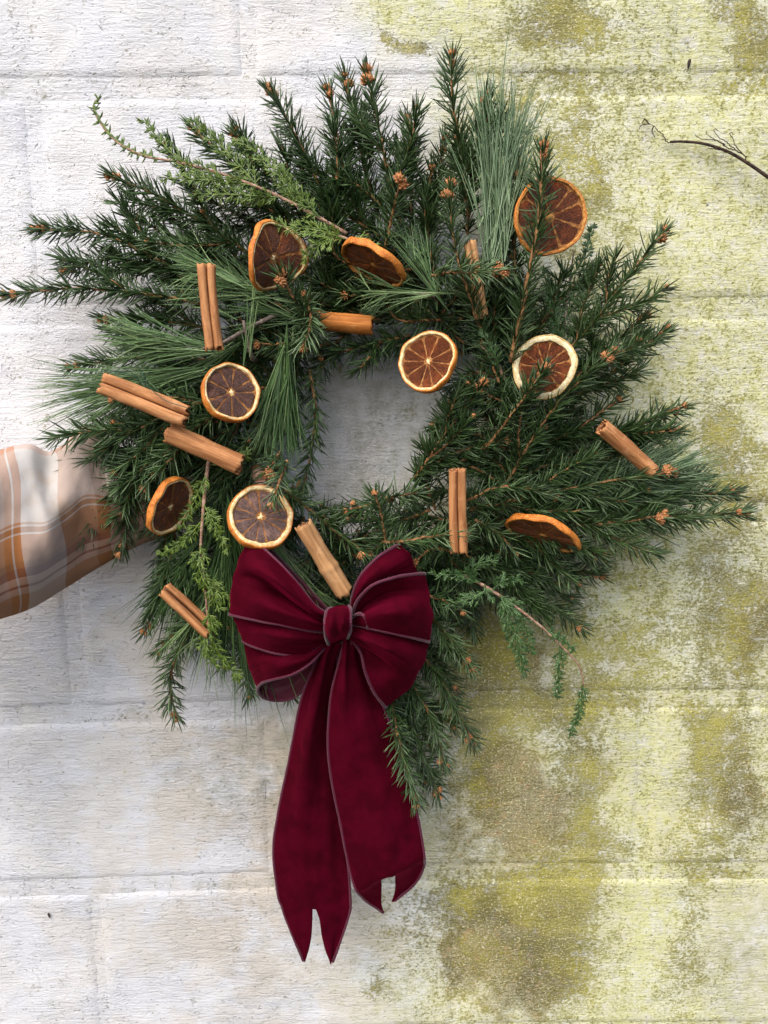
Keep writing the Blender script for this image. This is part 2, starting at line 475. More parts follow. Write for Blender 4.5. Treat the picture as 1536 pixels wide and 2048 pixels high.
def make_bud():
    parts = []
    rg = np.random.default_rng(3)
    n = 16
    k = np.arange(n)
    th = k * 2.39996; el = 0.25 + 1.15 * k / n
    d = np.stack([np.cos(th) * np.cos(el), np.sin(th) * np.cos(el), np.sin(el)], -1)
    up = np.array([0, 0, 1.0])
    V, f = spines(np.zeros((n, 3)) + d * 0.0006, unit(d), unit(d + up * 0.6), np.full(n, 0.0034), np.full(n, 0.00105), [0.9, 1.0, 0.55, 0.05], 4)
    V2, f2 = tube(np.array([[0, 0, -0.001], [0, 0, 0.0005], [0, 0, 0.002], [0, 0, 0.003]]), [0.001, 0.0016, 0.0014, 0.0004], 6)
    V, f = merge([(V, f), (V2, f2)])
    me = mesh_obj('bud', V, f, M['bud']).data
    ob = bpy.data.objects['bud']; bpy.data.objects.remove(ob)
    return me
BUD = make_bud()
def add_bud(parent, p, d, s=1.0):
    o = bpy.data.objects.new('bud', BUD)
    q = Vector(d).to_track_quat('Z', 'Y').to_matrix().to_4x4()
    o.matrix_local = Matrix.Translation(Vector(p - WC)) @ q @ Matrix.Rotation(random.uniform(0, 6), 4, 'Z') @ Matrix.Scale(s, 4)
    link(o, parent)
    o.matrix_local = Matrix.Translation(Vector(p - WC)) @ q @ Matrix.Rotation(random.uniform(0, 6), 4, 'Z') @ Matrix.Scale(s, 4)
    return o

VIEW = np.array([0, -1.0, 0])
def spruce(pts, buds=2, L=0.0200, dens=2050, tint=0.0, flat=0.0, ang=(64, 28), stem_r=0.0012, budscale=1.0, droop=0.0, name='spruce_branch', mat='spruce', curl=0.36, nr=0.00068, forks=None):
    """pts base -> tip as (px, py, d mm)"""
    rg = RNG
    def resample(p, m=60):
        cum = np.concatenate([[0], np.cumsum(np.linalg.norm(np.diff(p, axis=0), axis=1))])
        return np.stack([np.interp(np.linspace(0, cum[-1], m), cum, p[:, i]) for i in range(3)], -1), cum[-1]
    path, tot = resample(catmull(PP(pts), 8 * len(pts) + 8))
    path[1:-1] += rg.normal(0, 0.00035, (58, 3))
    T, N, B = frames(path)
    twigs = [(path, tot, stem_r)]
    if forks is None: forks = int(tot / 0.046) if tot > 0.07 else 0
    side = rg.choice((-1, 1))
    for q in range(forks):
        s0 = 0.08 + 0.46 * (q + rg.uniform(.2, .8)) / forks
        i0 = int(s0 * 59); side = -side
        lat = unit(B[i0] * side + N[i0] * rg.normal(0, .35))
        l = min(0.075, (1 - s0) * tot * rg.uniform(.42, .68) + .010)
        dd = unit(T[i0] * math.cos(.62) + lat * math.sin(.62))
        m_ = np.linspace(0, 1, 10)[:, None]
        fp = path[i0] + l * (dd * m_ + (T[i0] - dd) * .35 * m_ ** 2) + rg.normal(0, .0008, (10, 3)) * m_
        twigs.append((*resample(fp), stem_r * .72))
    sm, nm, tvs, tips = [], [], [], []
    for pth, ln, rad in twigs:
        sm.append(tube(pth[::2], rad * np.linspace(1.25, 0.75, 30) * (1 + 0.14 * rg.normal(size=30)), 6))
        n = int(dens * ln)
        s = np.sort(rg.uniform(0.0, 1.0, n)); tail_n = int(n * 0.09)
        if tail_n: s[-tail_n:] = rg.uniform(0.93, 1.0, tail_n)
        T_, N_, B_ = frames(pth)
        ii = s * 59
        pick = lambda A: np.stack([np.interp(ii, np.arange(60), A[:, k]) for k in range(3)], -1)
        b, t, nn, bb = pick(pth), unit(pick(T_)), unit(pick(N_)), unit(pick(B_))
        phi = rg.uniform(0, 2 * math.pi, n)
        phi = phi - 0.27 * np.sin(2 * phi)             # combed out towards the sides
        R = nn * np.cos(phi)[:, None] + bb * np.sin(phi)[:, None]
        am = np.interp(s, [0, 0.75, 0.95, 1.0], [ang[0], ang[0] - 6, ang[1] + 14, ang[1]])
        al = np.radians(am + rg.normal(0, 9, n))
        d0 = unit(t * np.cos(al)[:, None] + R * np.sin(al)[:, None])
        d1 = unit(d0 + t * curl + np.array([0, 0, -droop]) + rg.normal(0, 0.12, (n, 3)))
        Ln = L * rg.uniform(0.74, 1.12, n) * np.interp(s, [0, .1, .85, 1.0], [.85, 1, 1, .8]) * (rg.uniform(size=n) > .04)
        nm.append(spines(b + R * 0.0008, d0, d1, np.maximum(Ln, .002), np.full(n, nr) * rg.uniform(.85, 1.15, n), [0.75, 1.0, 0.95, 0.1], 3))
        tvs.append(np.clip(rg.normal(0.46 + tint, 0.24, n) + rg.normal(0, .05), 0, 1))
        tips.append((pth[-1], T_[-1]))
    V, f = merge(sm)
    br = wpart(name, V, f, M['stem'])
    V, f = merge(nm)
    nd = wpart('needles', V, f, M[mat], br, attrs={'tint': np.repeat(np.concatenate(tvs), 12)})
    nd['kind'] = 'stuff'
    if buds:
        for tp, td in tips[1:]:
            if rg.random() < .5: add_bud(br, tp + td * .001, unit(td + VIEW * .3), rg.uniform(.8, 1.1))
    tip = path[-1]
    for k in range(buds):
        dd = unit(T[-1] + (0 if k == 0 else 0.9) * (N[-1] * rg.normal() + B[-1] * rg.normal()) + VIEW * 0.35)
        back = 0.001 + (0.004 + 0.006 * rg.random()) * (k > 0)
        add_bud(br, tip - T[-1] * back + dd * 0.0016, dd, budscale * rg.uniform(1.0, 1.45))
    return br

S = spruce
# --- left and upper left
S([(430, 612, 70), (300, 590, 72), (150, 577, 66), (14, 590, 62)], 3, forks=1)
S([(410, 570, 62), (290, 505, 66), (200, 467, 62), (72, 458, 56)], 3, forks=1)
S([(430, 585, 52), (300, 530, 52), (210, 518, 50), (130, 540, 46)], 3)
S([(520, 520, 60), (420, 455, 60), (320, 395, 58), (222, 352, 52)], 3)
S([(540, 580, 52), (420, 510, 52), (260, 432, 48)], 2)
S([(610, 470, 58), (520, 380, 56), (385, 258, 50)], 2)
S([(620, 500, 46), (500, 440, 46), (385, 385, 42)], 3, tint=-.12)
S([(660, 500, 50), (560, 380, 50), (470, 270, 46)], 3, tint=-.1)
S([(430, 660, 52), (320, 640, 50), (205, 640, 44)], 2, tint=-.1)
S([(430, 720, 50), (280, 715, 48), (140, 733, 42)], 3, tint=-.05)
S([(560, 560, 48), (430, 545, 46), (330, 560, 42)], 1, tint=-.15)
# --- top
S([(700, 490, 62), (640, 370, 68), (588, 265, 66), (538, 178, 60)], 3, forks=1)
S([(740, 480, 58), (695, 370, 60), (678, 280, 58), (655, 180, 54)], 3)
S([(800, 450, 68), (775, 340, 72), (755, 245, 70), (735, 145, 66)], 4, budscale=1.4)
S([(760, 440, 50), (720, 300, 48), (690, 155, 44)], 3)
S([(822, 470, 50), (822, 360, 50), (815, 240, 46)], 2)
S([(935, 430, 66), (922, 290, 66), (904, 200, 64), (905, 112, 60)], 2, L=.0215, forks=1)
S([(935, 470, 56), (945, 330, 56), (975, 190, 54)], 2)
S([(770, 500, 70), (785, 430, 84), (800, 362, 100)], 2, L=.0215, tint=.05, budscale=1.3)
S([(770, 420, 62), (720, 375, 68), (680, 355, 70)], 1)
S([(760, 470, 60), (650, 400, 58), (600, 330, 50)], 0, tint=-.15)
S([(850, 500, 48), (870, 400, 46), (890, 280, 42)], 2)
S([(870, 520, 54), (850, 430, 56), (865, 340, 54)], 1)
S([(690, 520, 52), (640, 430, 50), (600, 360, 44)], 0, tint=-.15)
S([(720, 540, 72), (660, 500, 72), (600, 400, 60)], 0, tint=-.1)
S([(955, 640, 96), (925, 550, 98), (906, 470, 96), (900, 372, 92)], 4, tint=-.05, budscale=1.25, L=.018, forks=0)
S([(1022, 725, 100), (1050, 590, 106), (1078, 430, 106), (1087, 296, 100)], 4, stem_r=.0019, budscale=1.2, L=.021, forks=0)
S([(1030, 560, 70), (1030, 440, 72), (1040, 335, 70)], 3, budscale=1.2)
S([(985, 700, 80), (955, 640, 84), (945, 570, 82)], 0)
S([(862, 552, 112), (910, 545, 118), (960, 545, 120), (1005, 545, 116)], 4, ang=(70, 30), tint=.22, L=.0215, droop=.5, budscale=1.25, forks=0)
# --- right
S([(1120, 720, 70), (1190, 640, 74), (1250, 560, 72), (1328, 462, 66)], 3)
S([(1130, 780, 66), (1200, 710, 70), (1290, 632, 64)], 3)
S([(1140, 800, 56), (1230, 740, 56), (1332, 658, 50)], 2)
S([(1005, 980, 84), (1070, 870, 100), (1140, 780, 106), (1225, 705, 102)], 3, budscale=1.2, L=.021, forks=1)
S([(970, 900, 96), (1030, 820, 112), (1090, 737, 124)], 1, L=.0165, forks=0)
S([(1180, 880, 60), (1270, 850, 62), (1365, 812, 56)], 2)
S([(1150, 905, 54), (1260, 885, 54), (1355, 862, 50)], 2)
S([(1060, 900, 60), (1150, 860, 60), (1235, 800, 56)], 1, tint=-.05)
S([(940, 1020, 86), (1080, 990, 92), (1220, 962, 94), (1345, 945, 88)], 4, budscale=1.3)
S([(1000, 985, 70), (1100, 930, 72), (1240, 945, 70)], 2, tint=-.1)
S([(1000, 1020, 76), (1150, 1035, 80), (1320, 1035, 78), (1490, 1025, 70)], 3, L=.0215)
S([(1150, 1050, 84), (1240, 1045, 90), (1325, 1030, 94)], 4, budscale=1.3)
S([(1080, 1000, 56), (1250, 1000, 58), (1470, 985, 54)], 2, tint=-.1)
S([(930, 1005, 96), (985, 978, 106), (1040, 975, 108), (1108, 993, 102)], 1, tint=.1, L=.019, forks=0)
S([(960, 1050, 70), (1080, 1090, 76), (1205, 1120, 70)], 4)
S([(930, 1080, 60), (1050, 1120, 60), (1200, 1150, 54)], 2, tint=-.1)
S([(930, 1110, 62), (1040, 1170, 64), (1165, 1258, 58)], 2)
S([(900, 1120, 54), (1020, 1150, 54), (1140, 1195, 48)], 2, tint=-.1)
S([(950, 1040, 88), (1000, 1070, 92), (1030, 1105, 90)], 1)
S([(880, 1090, 60), (940, 1160, 58), (1040, 1220, 50)], 0, tint=-.15)
S([(1050, 850, 80), (1010, 790, 84), (970, 690, 80)], 1, tint=-.05)
S([(1080, 950, 62), (1170, 930, 60), (1290, 900, 54)], 0, tint=-.15)
S([(1060, 680, 60), (1110, 610, 60), (1180, 540, 54)], 0, tint=-.1)
S([(1000, 860, 66), (1060, 780, 64), (1180, 720, 60)], 0, tint=-.15)
S([(960, 740, 64), (1000, 650, 62), (1010, 560, 58)], 0, tint=-.15)
S([(1060, 1000, 74), (1010, 940, 78), (960, 900, 78)], 0, tint=-.05)
S([(830, 955, 84), (890, 870, 92), (965, 768, 98)], 3, budscale=1.3)
S([(820, 960, 80), (905, 908, 86), (1010, 880, 92)], 1, L=.0165)
S([(870, 1020, 70), (850, 950, 72), (865, 870, 70)], 0, L=.0165)
# --- lower right, below the bow
S([(830, 1200, 70), (885, 1258, 80), (942, 1335, 84)], 2, tint=.1)
S([(840, 1190, 84), (885, 1200, 90), (925, 1222, 90)], 1, tint=.08)
S([(815, 1270, 66), (890, 1375, 72), (945, 1485, 70)], 4, L=.021, forks=0)
S([(790, 1320, 60), (855, 1420, 66), (890, 1528, 64)], 3, tint=.05, forks=0)
S([(776, 1370, 68), (787, 1430, 84), (804, 1505, 110), (832, 1608, 108)], 3, tint=.08, forks=0)
S([(800, 1400, 52), (840, 1490, 54), (878, 1592, 50)], 3, forks=0)
S([(790, 1330, 48), (840, 1400, 46), (905, 1450, 42)], 2, tint=-.12)
S([(800, 1240, 50), (860, 1300, 48), (910, 1380, 44)], 2, tint=-.12)
S([(770, 1380, 42), (800, 1450, 40), (850, 1560, 36)], 1, tint=-.12)
S([(760, 1280, 60), (790, 1360, 60), (830, 1440, 56)], 0, tint=-.12)
# --- bottom inner
S([(570, 980, 78), (620, 1020, 86), (680, 1070, 92), (735, 1108, 96)], 3, tint=.1, budscale=1.2, forks=0)
S([(765, 1085, 96), (810, 1082, 104), (870, 1072, 106), (930, 1065, 102)], 1, tint=.15, L=.0205, forks=0)
S([(772, 1100, 92), (765, 1040, 100), (750, 988, 106)], 1, tint=.05)
S([(790, 1000, 84), (760, 1005, 90), (695, 1020, 92)], 2, tint=.05)
S([(770, 998, 86), (800, 990, 90), (838, 985, 90)], 0, tint=.12)
S([(860, 1020, 72), (800, 1040, 76), (700, 1040, 72)], 1, tint=-.05)
S([(720, 1120, 66), (680, 1080, 68), (640, 1020, 66)], 0, tint=-.1)
S([(840, 1140, 80), (830, 1130, 90), (800, 1110, 94)], 2, L=.0165)
S([(900, 1100, 76), (860, 1100, 82), (830, 1125, 88)], 2, budscale=1.3)
S([(700, 1090, 56), (760, 1060, 56), (850, 1050, 52)], 0, tint=-.15)
# --- inner top and left
S([(630, 660, 90), (595, 610, 104), (563, 550, 118)], 3, tint=.05, L=.0215, budscale=1.2)
S([(600, 700, 92), (615, 650, 100), (608, 590, 104)], 2, tint=.08)
S([(610, 600, 98), (622, 640, 108), (606, 695, 112)], 1, tint=.12)
S([(660, 690, 72), (590, 690, 78), (520, 688, 80)], 1, tint=.02)
S([(820, 670, 66), (740, 690, 70), (645, 712, 68)], 1, tint=-.05)
S([(860, 650, 70), (780, 600, 74), (690, 590, 76)], 1)
S([(880, 640, 74), (800, 640, 80), (770, 600, 82)], 1, tint=.02)
S([(760, 640, 60), (690, 620, 60), (620, 600, 56)], 0, tint=-.1)
S([(680, 620, 56), (740, 570, 56), (800, 480, 50)], 0, tint=-.12)
S([(620, 740, 66), (632, 830, 68), (622, 900, 66), (605, 982, 62)], 1, L=.018, forks=0)
S([(600, 700, 56), (590, 790, 54), (590, 880, 50)], 0, tint=-.12)
S([(575, 920, 108), (560, 960, 116), (545, 1005, 120)], 1, tint=.08, L=.0165)
S([(560, 905, 90), (545, 930, 94), (535, 948, 96)], 3, budscale=1.2)
S([(830, 600, 60), (880, 640, 60), (930, 690, 56)], 0, tint=-.1)
S([(700, 560, 66), (760, 540, 68), (850, 540, 66)], 0, tint=-.12)
S([(880, 600, 72), (870, 560, 76), (860, 500, 74)], 0, tint=-.1)
# --- left, lower left
S([(450, 790, 70), (345, 825, 90), (270, 862, 98), (190, 912, 98), (108, 965, 92)], 3, tint=.1, L=.021)
S([(440, 840, 62), (330, 880, 80), (250, 915, 86), (165, 930, 84)], 2, tint=.12)
S([(400, 860, 62), (300, 900, 78), (255, 945, 84), (215, 1000, 88), (170, 1060, 88), (132, 1120, 84)], 3, tint=.08, L=.021)
S([(420, 870, 58), (310, 920, 72), (262, 1010, 78), (240, 1105, 76)], 2, tint=.08)
S([(450, 820, 74), (370, 870, 92), (325, 915, 98), (290, 975, 100)], 1, tint=.15, L=.021)
S([(400, 1230, 70), (355, 1310, 78), (340, 1370, 78), (352, 1435, 72)], 3, tint=.05, L=.021, forks=0)
S([(360, 960, 56), (290, 1020, 54), (230, 1060, 48)], 1, tint=-.12)
S([(380, 1000, 52), (330, 1080, 50), (310, 1200, 44)], 2, tint=-.05, forks=1)
S([(420, 1060, 58), (340, 1150, 58), (290, 1260, 54)], 2, tint=-.05, forks=1)
S([(430, 1100, 50), (380, 1220, 48), (320, 1300, 44)], 2, tint=-.08, forks=1)
S([(450, 1080, 54), (440, 1200, 54), (450, 1330, 48)], 1, tint=-.08)
S([(480, 1100, 50), (480, 1230, 48), (500, 1390, 44)], 2, tint=-.08, forks=1)
S([(400, 1040, 60), (400, 1130, 60), (380, 1230, 56)], 0, tint=-.05)
S([(520, 1090, 46), (540, 1230, 44), (580, 1390, 40)], 0, tint=-.1, forks=1)
S([(460, 860, 66), (380, 900, 66), (310, 930, 60)], 0, tint=-.08)
S([(480, 840, 60), (440, 930, 60), (430, 1020, 56)], 1, tint=-.08)
S([(560, 840, 64), (510, 900, 66), (480, 960, 64)], 0, tint=-.1)
S([(520, 780, 56), (440, 830, 54), (330, 860, 48)], 0, tint=-.12)
S([(420, 800, 52), (320, 850, 50), (200, 880, 44)], 1, tint=-.1)
S([(470, 960, 70), (440, 1000, 70), (400, 1060, 66)], 0, tint=-.05)
S([(470, 720, 60), (420, 790, 62), (350, 800, 60)], 1, tint=-.1)
S([(600, 960, 62), (560, 1060, 60), (560, 1130, 56)], 0, tint=-.1)
S([(650, 1060, 60), (620, 1120, 58), (600, 1220, 52)], 0, tint=-.1)
S([(690, 1120, 62), (660, 1170, 60), (640, 1240, 56)], 0, tint=-.15)
S([(640, 1180, 44), (660, 1280, 42), (690, 1380, 40)], 0, tint=-.15)
S([(430, 900, 66), (360, 960, 70), (310, 1050, 68)], 1)
S([(460, 920, 64), (380, 1000, 66), (290, 1060, 62)], 1, tint=-.05)
S([(400, 930, 60), (300, 970, 62), (190, 1010, 58)], 1, tint=-.05)
S([(520, 930, 66), (440, 960, 70), (350, 970, 68)], 0, tint=-.05)
S([(500, 880, 70), (450, 940, 72), (440, 1010, 70)], 0, tint=-.05)
S([(330, 900, 60), (250, 960, 62), (160, 980, 58)], 1, tint=.05)
S([(540, 960, 64), (480, 1010, 66), (440, 1080, 64)], 0, tint=-.05)
S([(1010, 900, 80), (940, 865, 84), (872, 850, 82)], 1)
S([(1010, 970, 74), (930, 930, 78), (850, 935, 76)], 1)
S([(1020, 820, 70), (960, 800, 74), (905, 805, 72)], 1, tint=-.05)
S([(1000, 760, 72), (950, 745, 74), (900, 775, 72)], 0, tint=-.05)
S([(960, 1010, 66), (900, 980, 68), (830, 1000, 64)], 0, tint=-.05)
S([(1000, 1000, 60), (940, 890, 60), (900, 820, 56)], 0, tint=-.1)
S([(1040, 880, 66), (980, 840, 66), (930, 790, 62)], 0, tint=-.1)
S([(860, 690, 60), (800, 690, 62), (730, 705, 60)], 0, tint=-.08)
S([(700, 660, 62), (670, 690, 62), (640, 740, 58)], 0, tint=-.08)
S([(640, 1010, 62), (680, 1030, 64), (720, 1030, 62)], 0)
S([(1010, 1040, 62), (940, 1050, 64), (850, 1030, 62)], 0, tint=-.05)
# --- dark under-layer wound round the ring
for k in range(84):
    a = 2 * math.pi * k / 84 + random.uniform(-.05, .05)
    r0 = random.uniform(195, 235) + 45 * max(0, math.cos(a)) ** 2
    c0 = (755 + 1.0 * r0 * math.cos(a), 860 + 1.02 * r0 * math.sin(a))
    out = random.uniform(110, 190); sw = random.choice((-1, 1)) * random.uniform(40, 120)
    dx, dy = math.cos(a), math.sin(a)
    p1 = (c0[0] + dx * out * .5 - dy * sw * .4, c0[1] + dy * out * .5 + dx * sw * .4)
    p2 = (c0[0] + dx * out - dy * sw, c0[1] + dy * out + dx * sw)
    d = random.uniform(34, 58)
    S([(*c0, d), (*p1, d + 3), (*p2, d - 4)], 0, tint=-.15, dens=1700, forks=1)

# --- pine: long needles in bundles
def pine(base, aims, n=110, mat='pine', tint=0.0, r=0.00042, spread=0.06, sag=0.006, stem=None, lmin=.62, base_jit=0.028):
    """base (px,py,d), aims = list of tip points the fan reaches between"""
    rg = RNG
    b0 = PP([base])[0]
    A = PP(aims)
    # needles grow in bundles of five from a short twig
    nb = n // 5
    tt = np.repeat(rg.uniform(0, 1, nb), 5) * (len(A) - 1)
    k = np.minimum(tt.astype(int), len(A) - 2); fr = (tt - k)[:, None]
    tgt = A[k] * (1 - fr) + A[k + 1] * fr
    axis = unit(A.mean(0) - b0)
    bb = b0 + np.repeat(rg.uniform(-0.3, 1, nb), 5)[:, None] * axis * base_jit * 2 + np.repeat(rg.normal(0, base_jit * .12, (nb, 3)), 5, 0)
    v = tgt - bb
    v = v + rg.normal(0, 1, v.shape) * np.linalg.norm(v, axis=1, keepdims=True) * spread
    Ln = np.linalg.norm(v, axis=1) * rg.uniform(lmin, 1.06, len(v))
    d0 = unit(v)
    d1 = unit(d0 + rg.normal(0, .16, v.shape))
    wob = np.stack([np.zeros(len(v)), np.zeros(len(v)), -np.abs(rg.normal(0, sag, len(v)))], -1) + rg.normal(0, .0035, v.shape)
    V, f = spines(bb, d0, d1, Ln, np.full(len(v), r) * rg.uniform(.8, 1.2, len(v)), [1, 1, 1, 1, .9, .75, .1], 3, wob)
    path = catmull(np.array([b0 + np.array([0, .03, 0]), b0 + np.array([0, .012, 0]) + axis * .004, b0 + axis * base_jit * 1.2 + np.array([0, .004, 0])]), 14) if stem is None else catmull(PP(stem), 30)
    sv, sf = tube(path, np.linspace(.0024, .0012, len(path)) * (1 + .08 * rg.normal(size=len(path))), 7)
    st = wpart('pine_branch', sv, sf, M['twig_grey'])
    o = wpart('long_needles', V, f, M[mat], st, attrs={'tint': np.repeat(np.clip(rg.normal(.45 + tint, .24, len(v)), 0, 1), 21)})
    o['kind'] = 'stuff'
    return st
pine((415, 695, 92), [(215, 610, 84), (190, 650, 92), (190, 690, 92), (230, 735, 88)], 190, tint=.08, stem=[(560, 625, 78), (500, 655, 86), (440, 688, 92), (405, 697, 93)])
pine((400, 745, 84), [(90, 745, 82), (45, 770, 84), (80, 820, 84), (150, 860, 80)], 230, tint=.12)
pine((455, 700, 78), [(230, 790, 74), (180, 880, 70), (260, 860, 72)], 90, tint=-.02)
pine((570, 690, 88), [(505, 860, 88), (530, 930, 86), (570, 930, 82), (605, 880, 78)], 200, tint=.0)
pine((985, 520, 84), [(930, 190, 70), (985, 105, 66), (1030, 140, 66), (1075, 210, 64), (1095, 290, 62)], 330, 'blue_pine', tint=.08, r=.00046, spread=.06, sag=.001, lmin=.55, base_jit=.045)
pine((1180, 985, 80), [(1370, 840, 66), (1420, 890, 66), (1470, 930, 68), (1480, 980, 70)], 270, 'blue_pine', tint=-.02, sag=.001, lmin=.6)
pine((1150, 1010, 72), [(1400, 985, 64), (1440, 1010, 62), (1350, 1090, 56), (1270, 1075, 56)], 110, tint=-.12, lmin=.6)
pine((875, 590, 104), [(690, 500, 84), (720, 560, 96), (715, 605, 96), (730, 640, 92)], 60, tint=.2)
pine((880, 600, 92), [(745, 420, 74), (800, 440, 76), (850, 420, 74)], 70, tint=.0)
pine((530, 590, 82), [(300, 450, 70), (330, 480, 78), (330, 530, 82), (360, 600, 86)], 150, tint=.05)
pine((600, 640, 80), [(420, 480, 72), (430, 560, 84), (420, 640, 84)], 80, tint=.05)
pine((455, 1020, 74), [(330, 1330, 62), (420, 1370, 68), (500, 1400, 66), (570, 1430, 56)], 190, tint=-.08, lmin=.6)
pine((430, 1060, 72), [(240, 1190, 62), (260, 1260, 60), (310, 1310, 60)], 90, tint=-.15, lmin=.6)
pine((560, 1100, 80), [(600, 1240, 80), (660, 1230, 86), (690, 1200, 86)], 80, tint=.1)
pine((420, 1180, 88), [(290, 1330, 84), (330, 1300, 92), (400, 1390, 92), (460, 1370, 88)], 26, tint=.35)
pine((390, 960, 80), [(250, 870, 80), (220, 930, 82), (290, 1060, 80)], 24, tint=.1)
pine((500, 720, 96), [(300, 560, 96), (400, 530, 100), (700, 560, 92)], 20, tint=.25, lmin=.5)

# --- cedar: flat sprays of scaly twiglets
def cedar(stem_pts, sprays, mat='cedar', tint=0.0, stem_r=.0014, twig='twig_tan', stem_from=0.0):
    """stem_pts base->tip; sprays: list of point lists (axis of each side spray, base->tip)"""
    rg = RNG
    sp = catmull(PP(stem_pts), 50)
    sv, sf = tube(sp, np.linspace(stem_r * 1.15, stem_r * .45, 50) * (1 + .08 * rg.normal(size=50)), 7)
    st = wpart('cedar_branch', sv, sf, M[twig])
    B, D0, D1, LL, RR = [], [], [], [], []
    def add(b, d, d1, l, r):
        B.append(b); D0.append(d); D1.append(d1); LL.append(l); RR.append(r)
    for pts, w in sprays:
        ax = catmull(PP(pts), 40)
        tot = np.linalg.norm(np.diff(ax, axis=0), axis=1).sum()
        T, N, Bn = frames(ax)
        for i in range(0, 39, 1):
            add(ax[i], T[i], T[i], tot / 39 * 1.7, .0010 * (1 - .4 * i / 39))
        pos, side = 0.004, 1
        while pos < tot:
            s = pos / tot; i = min(38, int(s * 39))
            side = -side
            lat = unit(Bn[i] * side + N[i] * rg.normal(0, .45))
            dd = unit(T[i] * math.cos(.75) + lat * math.sin(.75))
            l = w * 0.00078 * (1 - .62 * s) * rg.uniform(.7, 1.2)
            d1 = unit(dd + T[i] * .5 + rg.normal(0, .06, 3))
            m_ = max(3, int(l / .0021))
            for k in range(m_):
                q = k / m_
                pb = ax[i] + l * (dd * q + (d1 - dd) * q * q * .5)
                tt = unit(dd + (d1 - dd) * q)
                add(pb, tt, tt, l / m_ * 1.8, .00078 * (1 - .3 * q))
                l2 = (.0058 * (1 - .55 * q) + .0012) * rg.uniform(.6, 1.25)
                for sg in (-1, 1):
                    if rg.random() < .22: continue
                    lt = unit(np.cross(tt, N[i]) * sg + N[i] * rg.normal(0, .6))
                    d2 = unit(tt * .8 + lt * .6)
                    add(pb, d2, unit(d2 + tt * .4), l2, .00062)
                    if rg.random() < .35:
                        add(pb + d2 * l2 * .4, unit(d2 + lt * .7), unit(d2 + tt * .3), l2 * .55, .00055)
            pos += .0036
    B, D0, D1, LL, RR = map(np.array, (B, D0, D1, LL, RR))
    V, f = spines(B, D0, D1, LL, RR, [.8, 1.05, .8, .12], 4)
    tv = np.clip(rg.normal(.5 + tint, .2, len(B)), 0, 1)
    o = wpart('scale_leaves', V, f, M[mat], st, attrs={'tint': np.repeat(tv, 16)})
    o['kind'] = 'stuff'
    return st
# long arching one at the upper left
cedar([(695, 468, 82), (620, 425, 88), (540, 385, 92), (450, 350, 94), (360, 325, 92), (290, 312, 88), (235, 285, 84), (200, 245, 80), (186, 210, 76), (200, 196, 76)],
      [([(450, 350, 94), (370, 330, 92), (285, 240, 86)], 17), ([(320, 318, 90), (260, 300, 86), (215, 262, 82), (188, 215, 78), (200, 196, 76)], 5),
       ([(520, 378, 92), (460, 310, 92), (385, 240, 88)], 20), ([(600, 415, 90), (540, 330, 88), (475, 278, 84)], 20), ([(500, 370, 94), (430, 362, 98), (325, 355, 98)], 14),
       ([(560, 395, 92), (480, 390, 98), (385, 388, 96)], 17), ([(640, 435, 88), (600, 390, 90), (560, 330, 86)], 14)], tint=-.06)
cedar([(720, 490, 88), (670, 470, 96), (600, 465, 98)], [([(690, 478, 94), (640, 462, 100), (540, 450, 98)], 20), ([(670, 470, 96), (640, 490, 102), (605, 520, 100)], 18), ([(700, 480, 90), (740, 490, 92), (760, 510, 90)], 16)], tint=.12)
# lower left, hanging
cedar([(420, 905, 90), (412, 960, 100), (405, 1040, 106), (402, 1100, 106), (410, 1170, 104), (418, 1260, 100), (435, 1310, 96)],
      [([(412, 950, 100), (395, 990, 104), (360, 1060, 104)], 14), ([(408, 1010, 106), (430, 1050, 108), (455, 1100, 106)], 14), ([(405, 1040, 106), (370, 1080, 104), (320, 1110, 100)], 14),
       ([(402, 1090, 108), (400, 1140, 110), (440, 1220, 108)], 20), ([(410, 1160, 106), (440, 1185, 108), (475, 1215, 106)], 16), ([(415, 1220, 102), (430, 1290, 102), (480, 1360, 96)], 18), ([(418, 1250, 102), (410, 1290, 104), (430, 1330, 100)], 14),
       ([(425, 930, 92), (460, 925, 90), (500, 905, 84)], 14), ([(420, 900, 88), (380, 890, 88), (350, 905, 86)], 12)], tint=.02, stem_r=.0016)
# lower right, hanging
cedar([(930, 1150, 84), (990, 1185, 92), (1040, 1220, 96), (1090, 1260, 94), (1130, 1300, 90), (1160, 1335, 86), (1168, 1380, 82)],
      [([(1000, 1190, 94), (1020, 1240, 98), (1052, 1350, 92)], 22), ([(1010, 1195, 94), (1045, 1240, 96), (1065, 1310, 90)], 18), ([(970, 1170, 92), (960, 1190, 96), (890, 1210, 94)], 18), ([(960, 1165, 92), (930, 1150, 98), (870, 1150, 96)], 16),
       ([(1120, 1290, 90), (1118, 1340, 88), (1115, 1400, 82)], 12), ([(1165, 1370, 84), (1160, 1420, 80), (1138, 1470, 74)], 12), ([(1090, 1260, 94), (1120, 1275, 92), (1150, 1300, 86)], 9), ([(985, 1180, 94), (1010, 1160, 96), (1045, 1160, 92)], 14), ([(940, 1155, 88), (950, 1130, 92), (990, 1120, 90)], 16)],
      'cedar_dark', tint=.12)
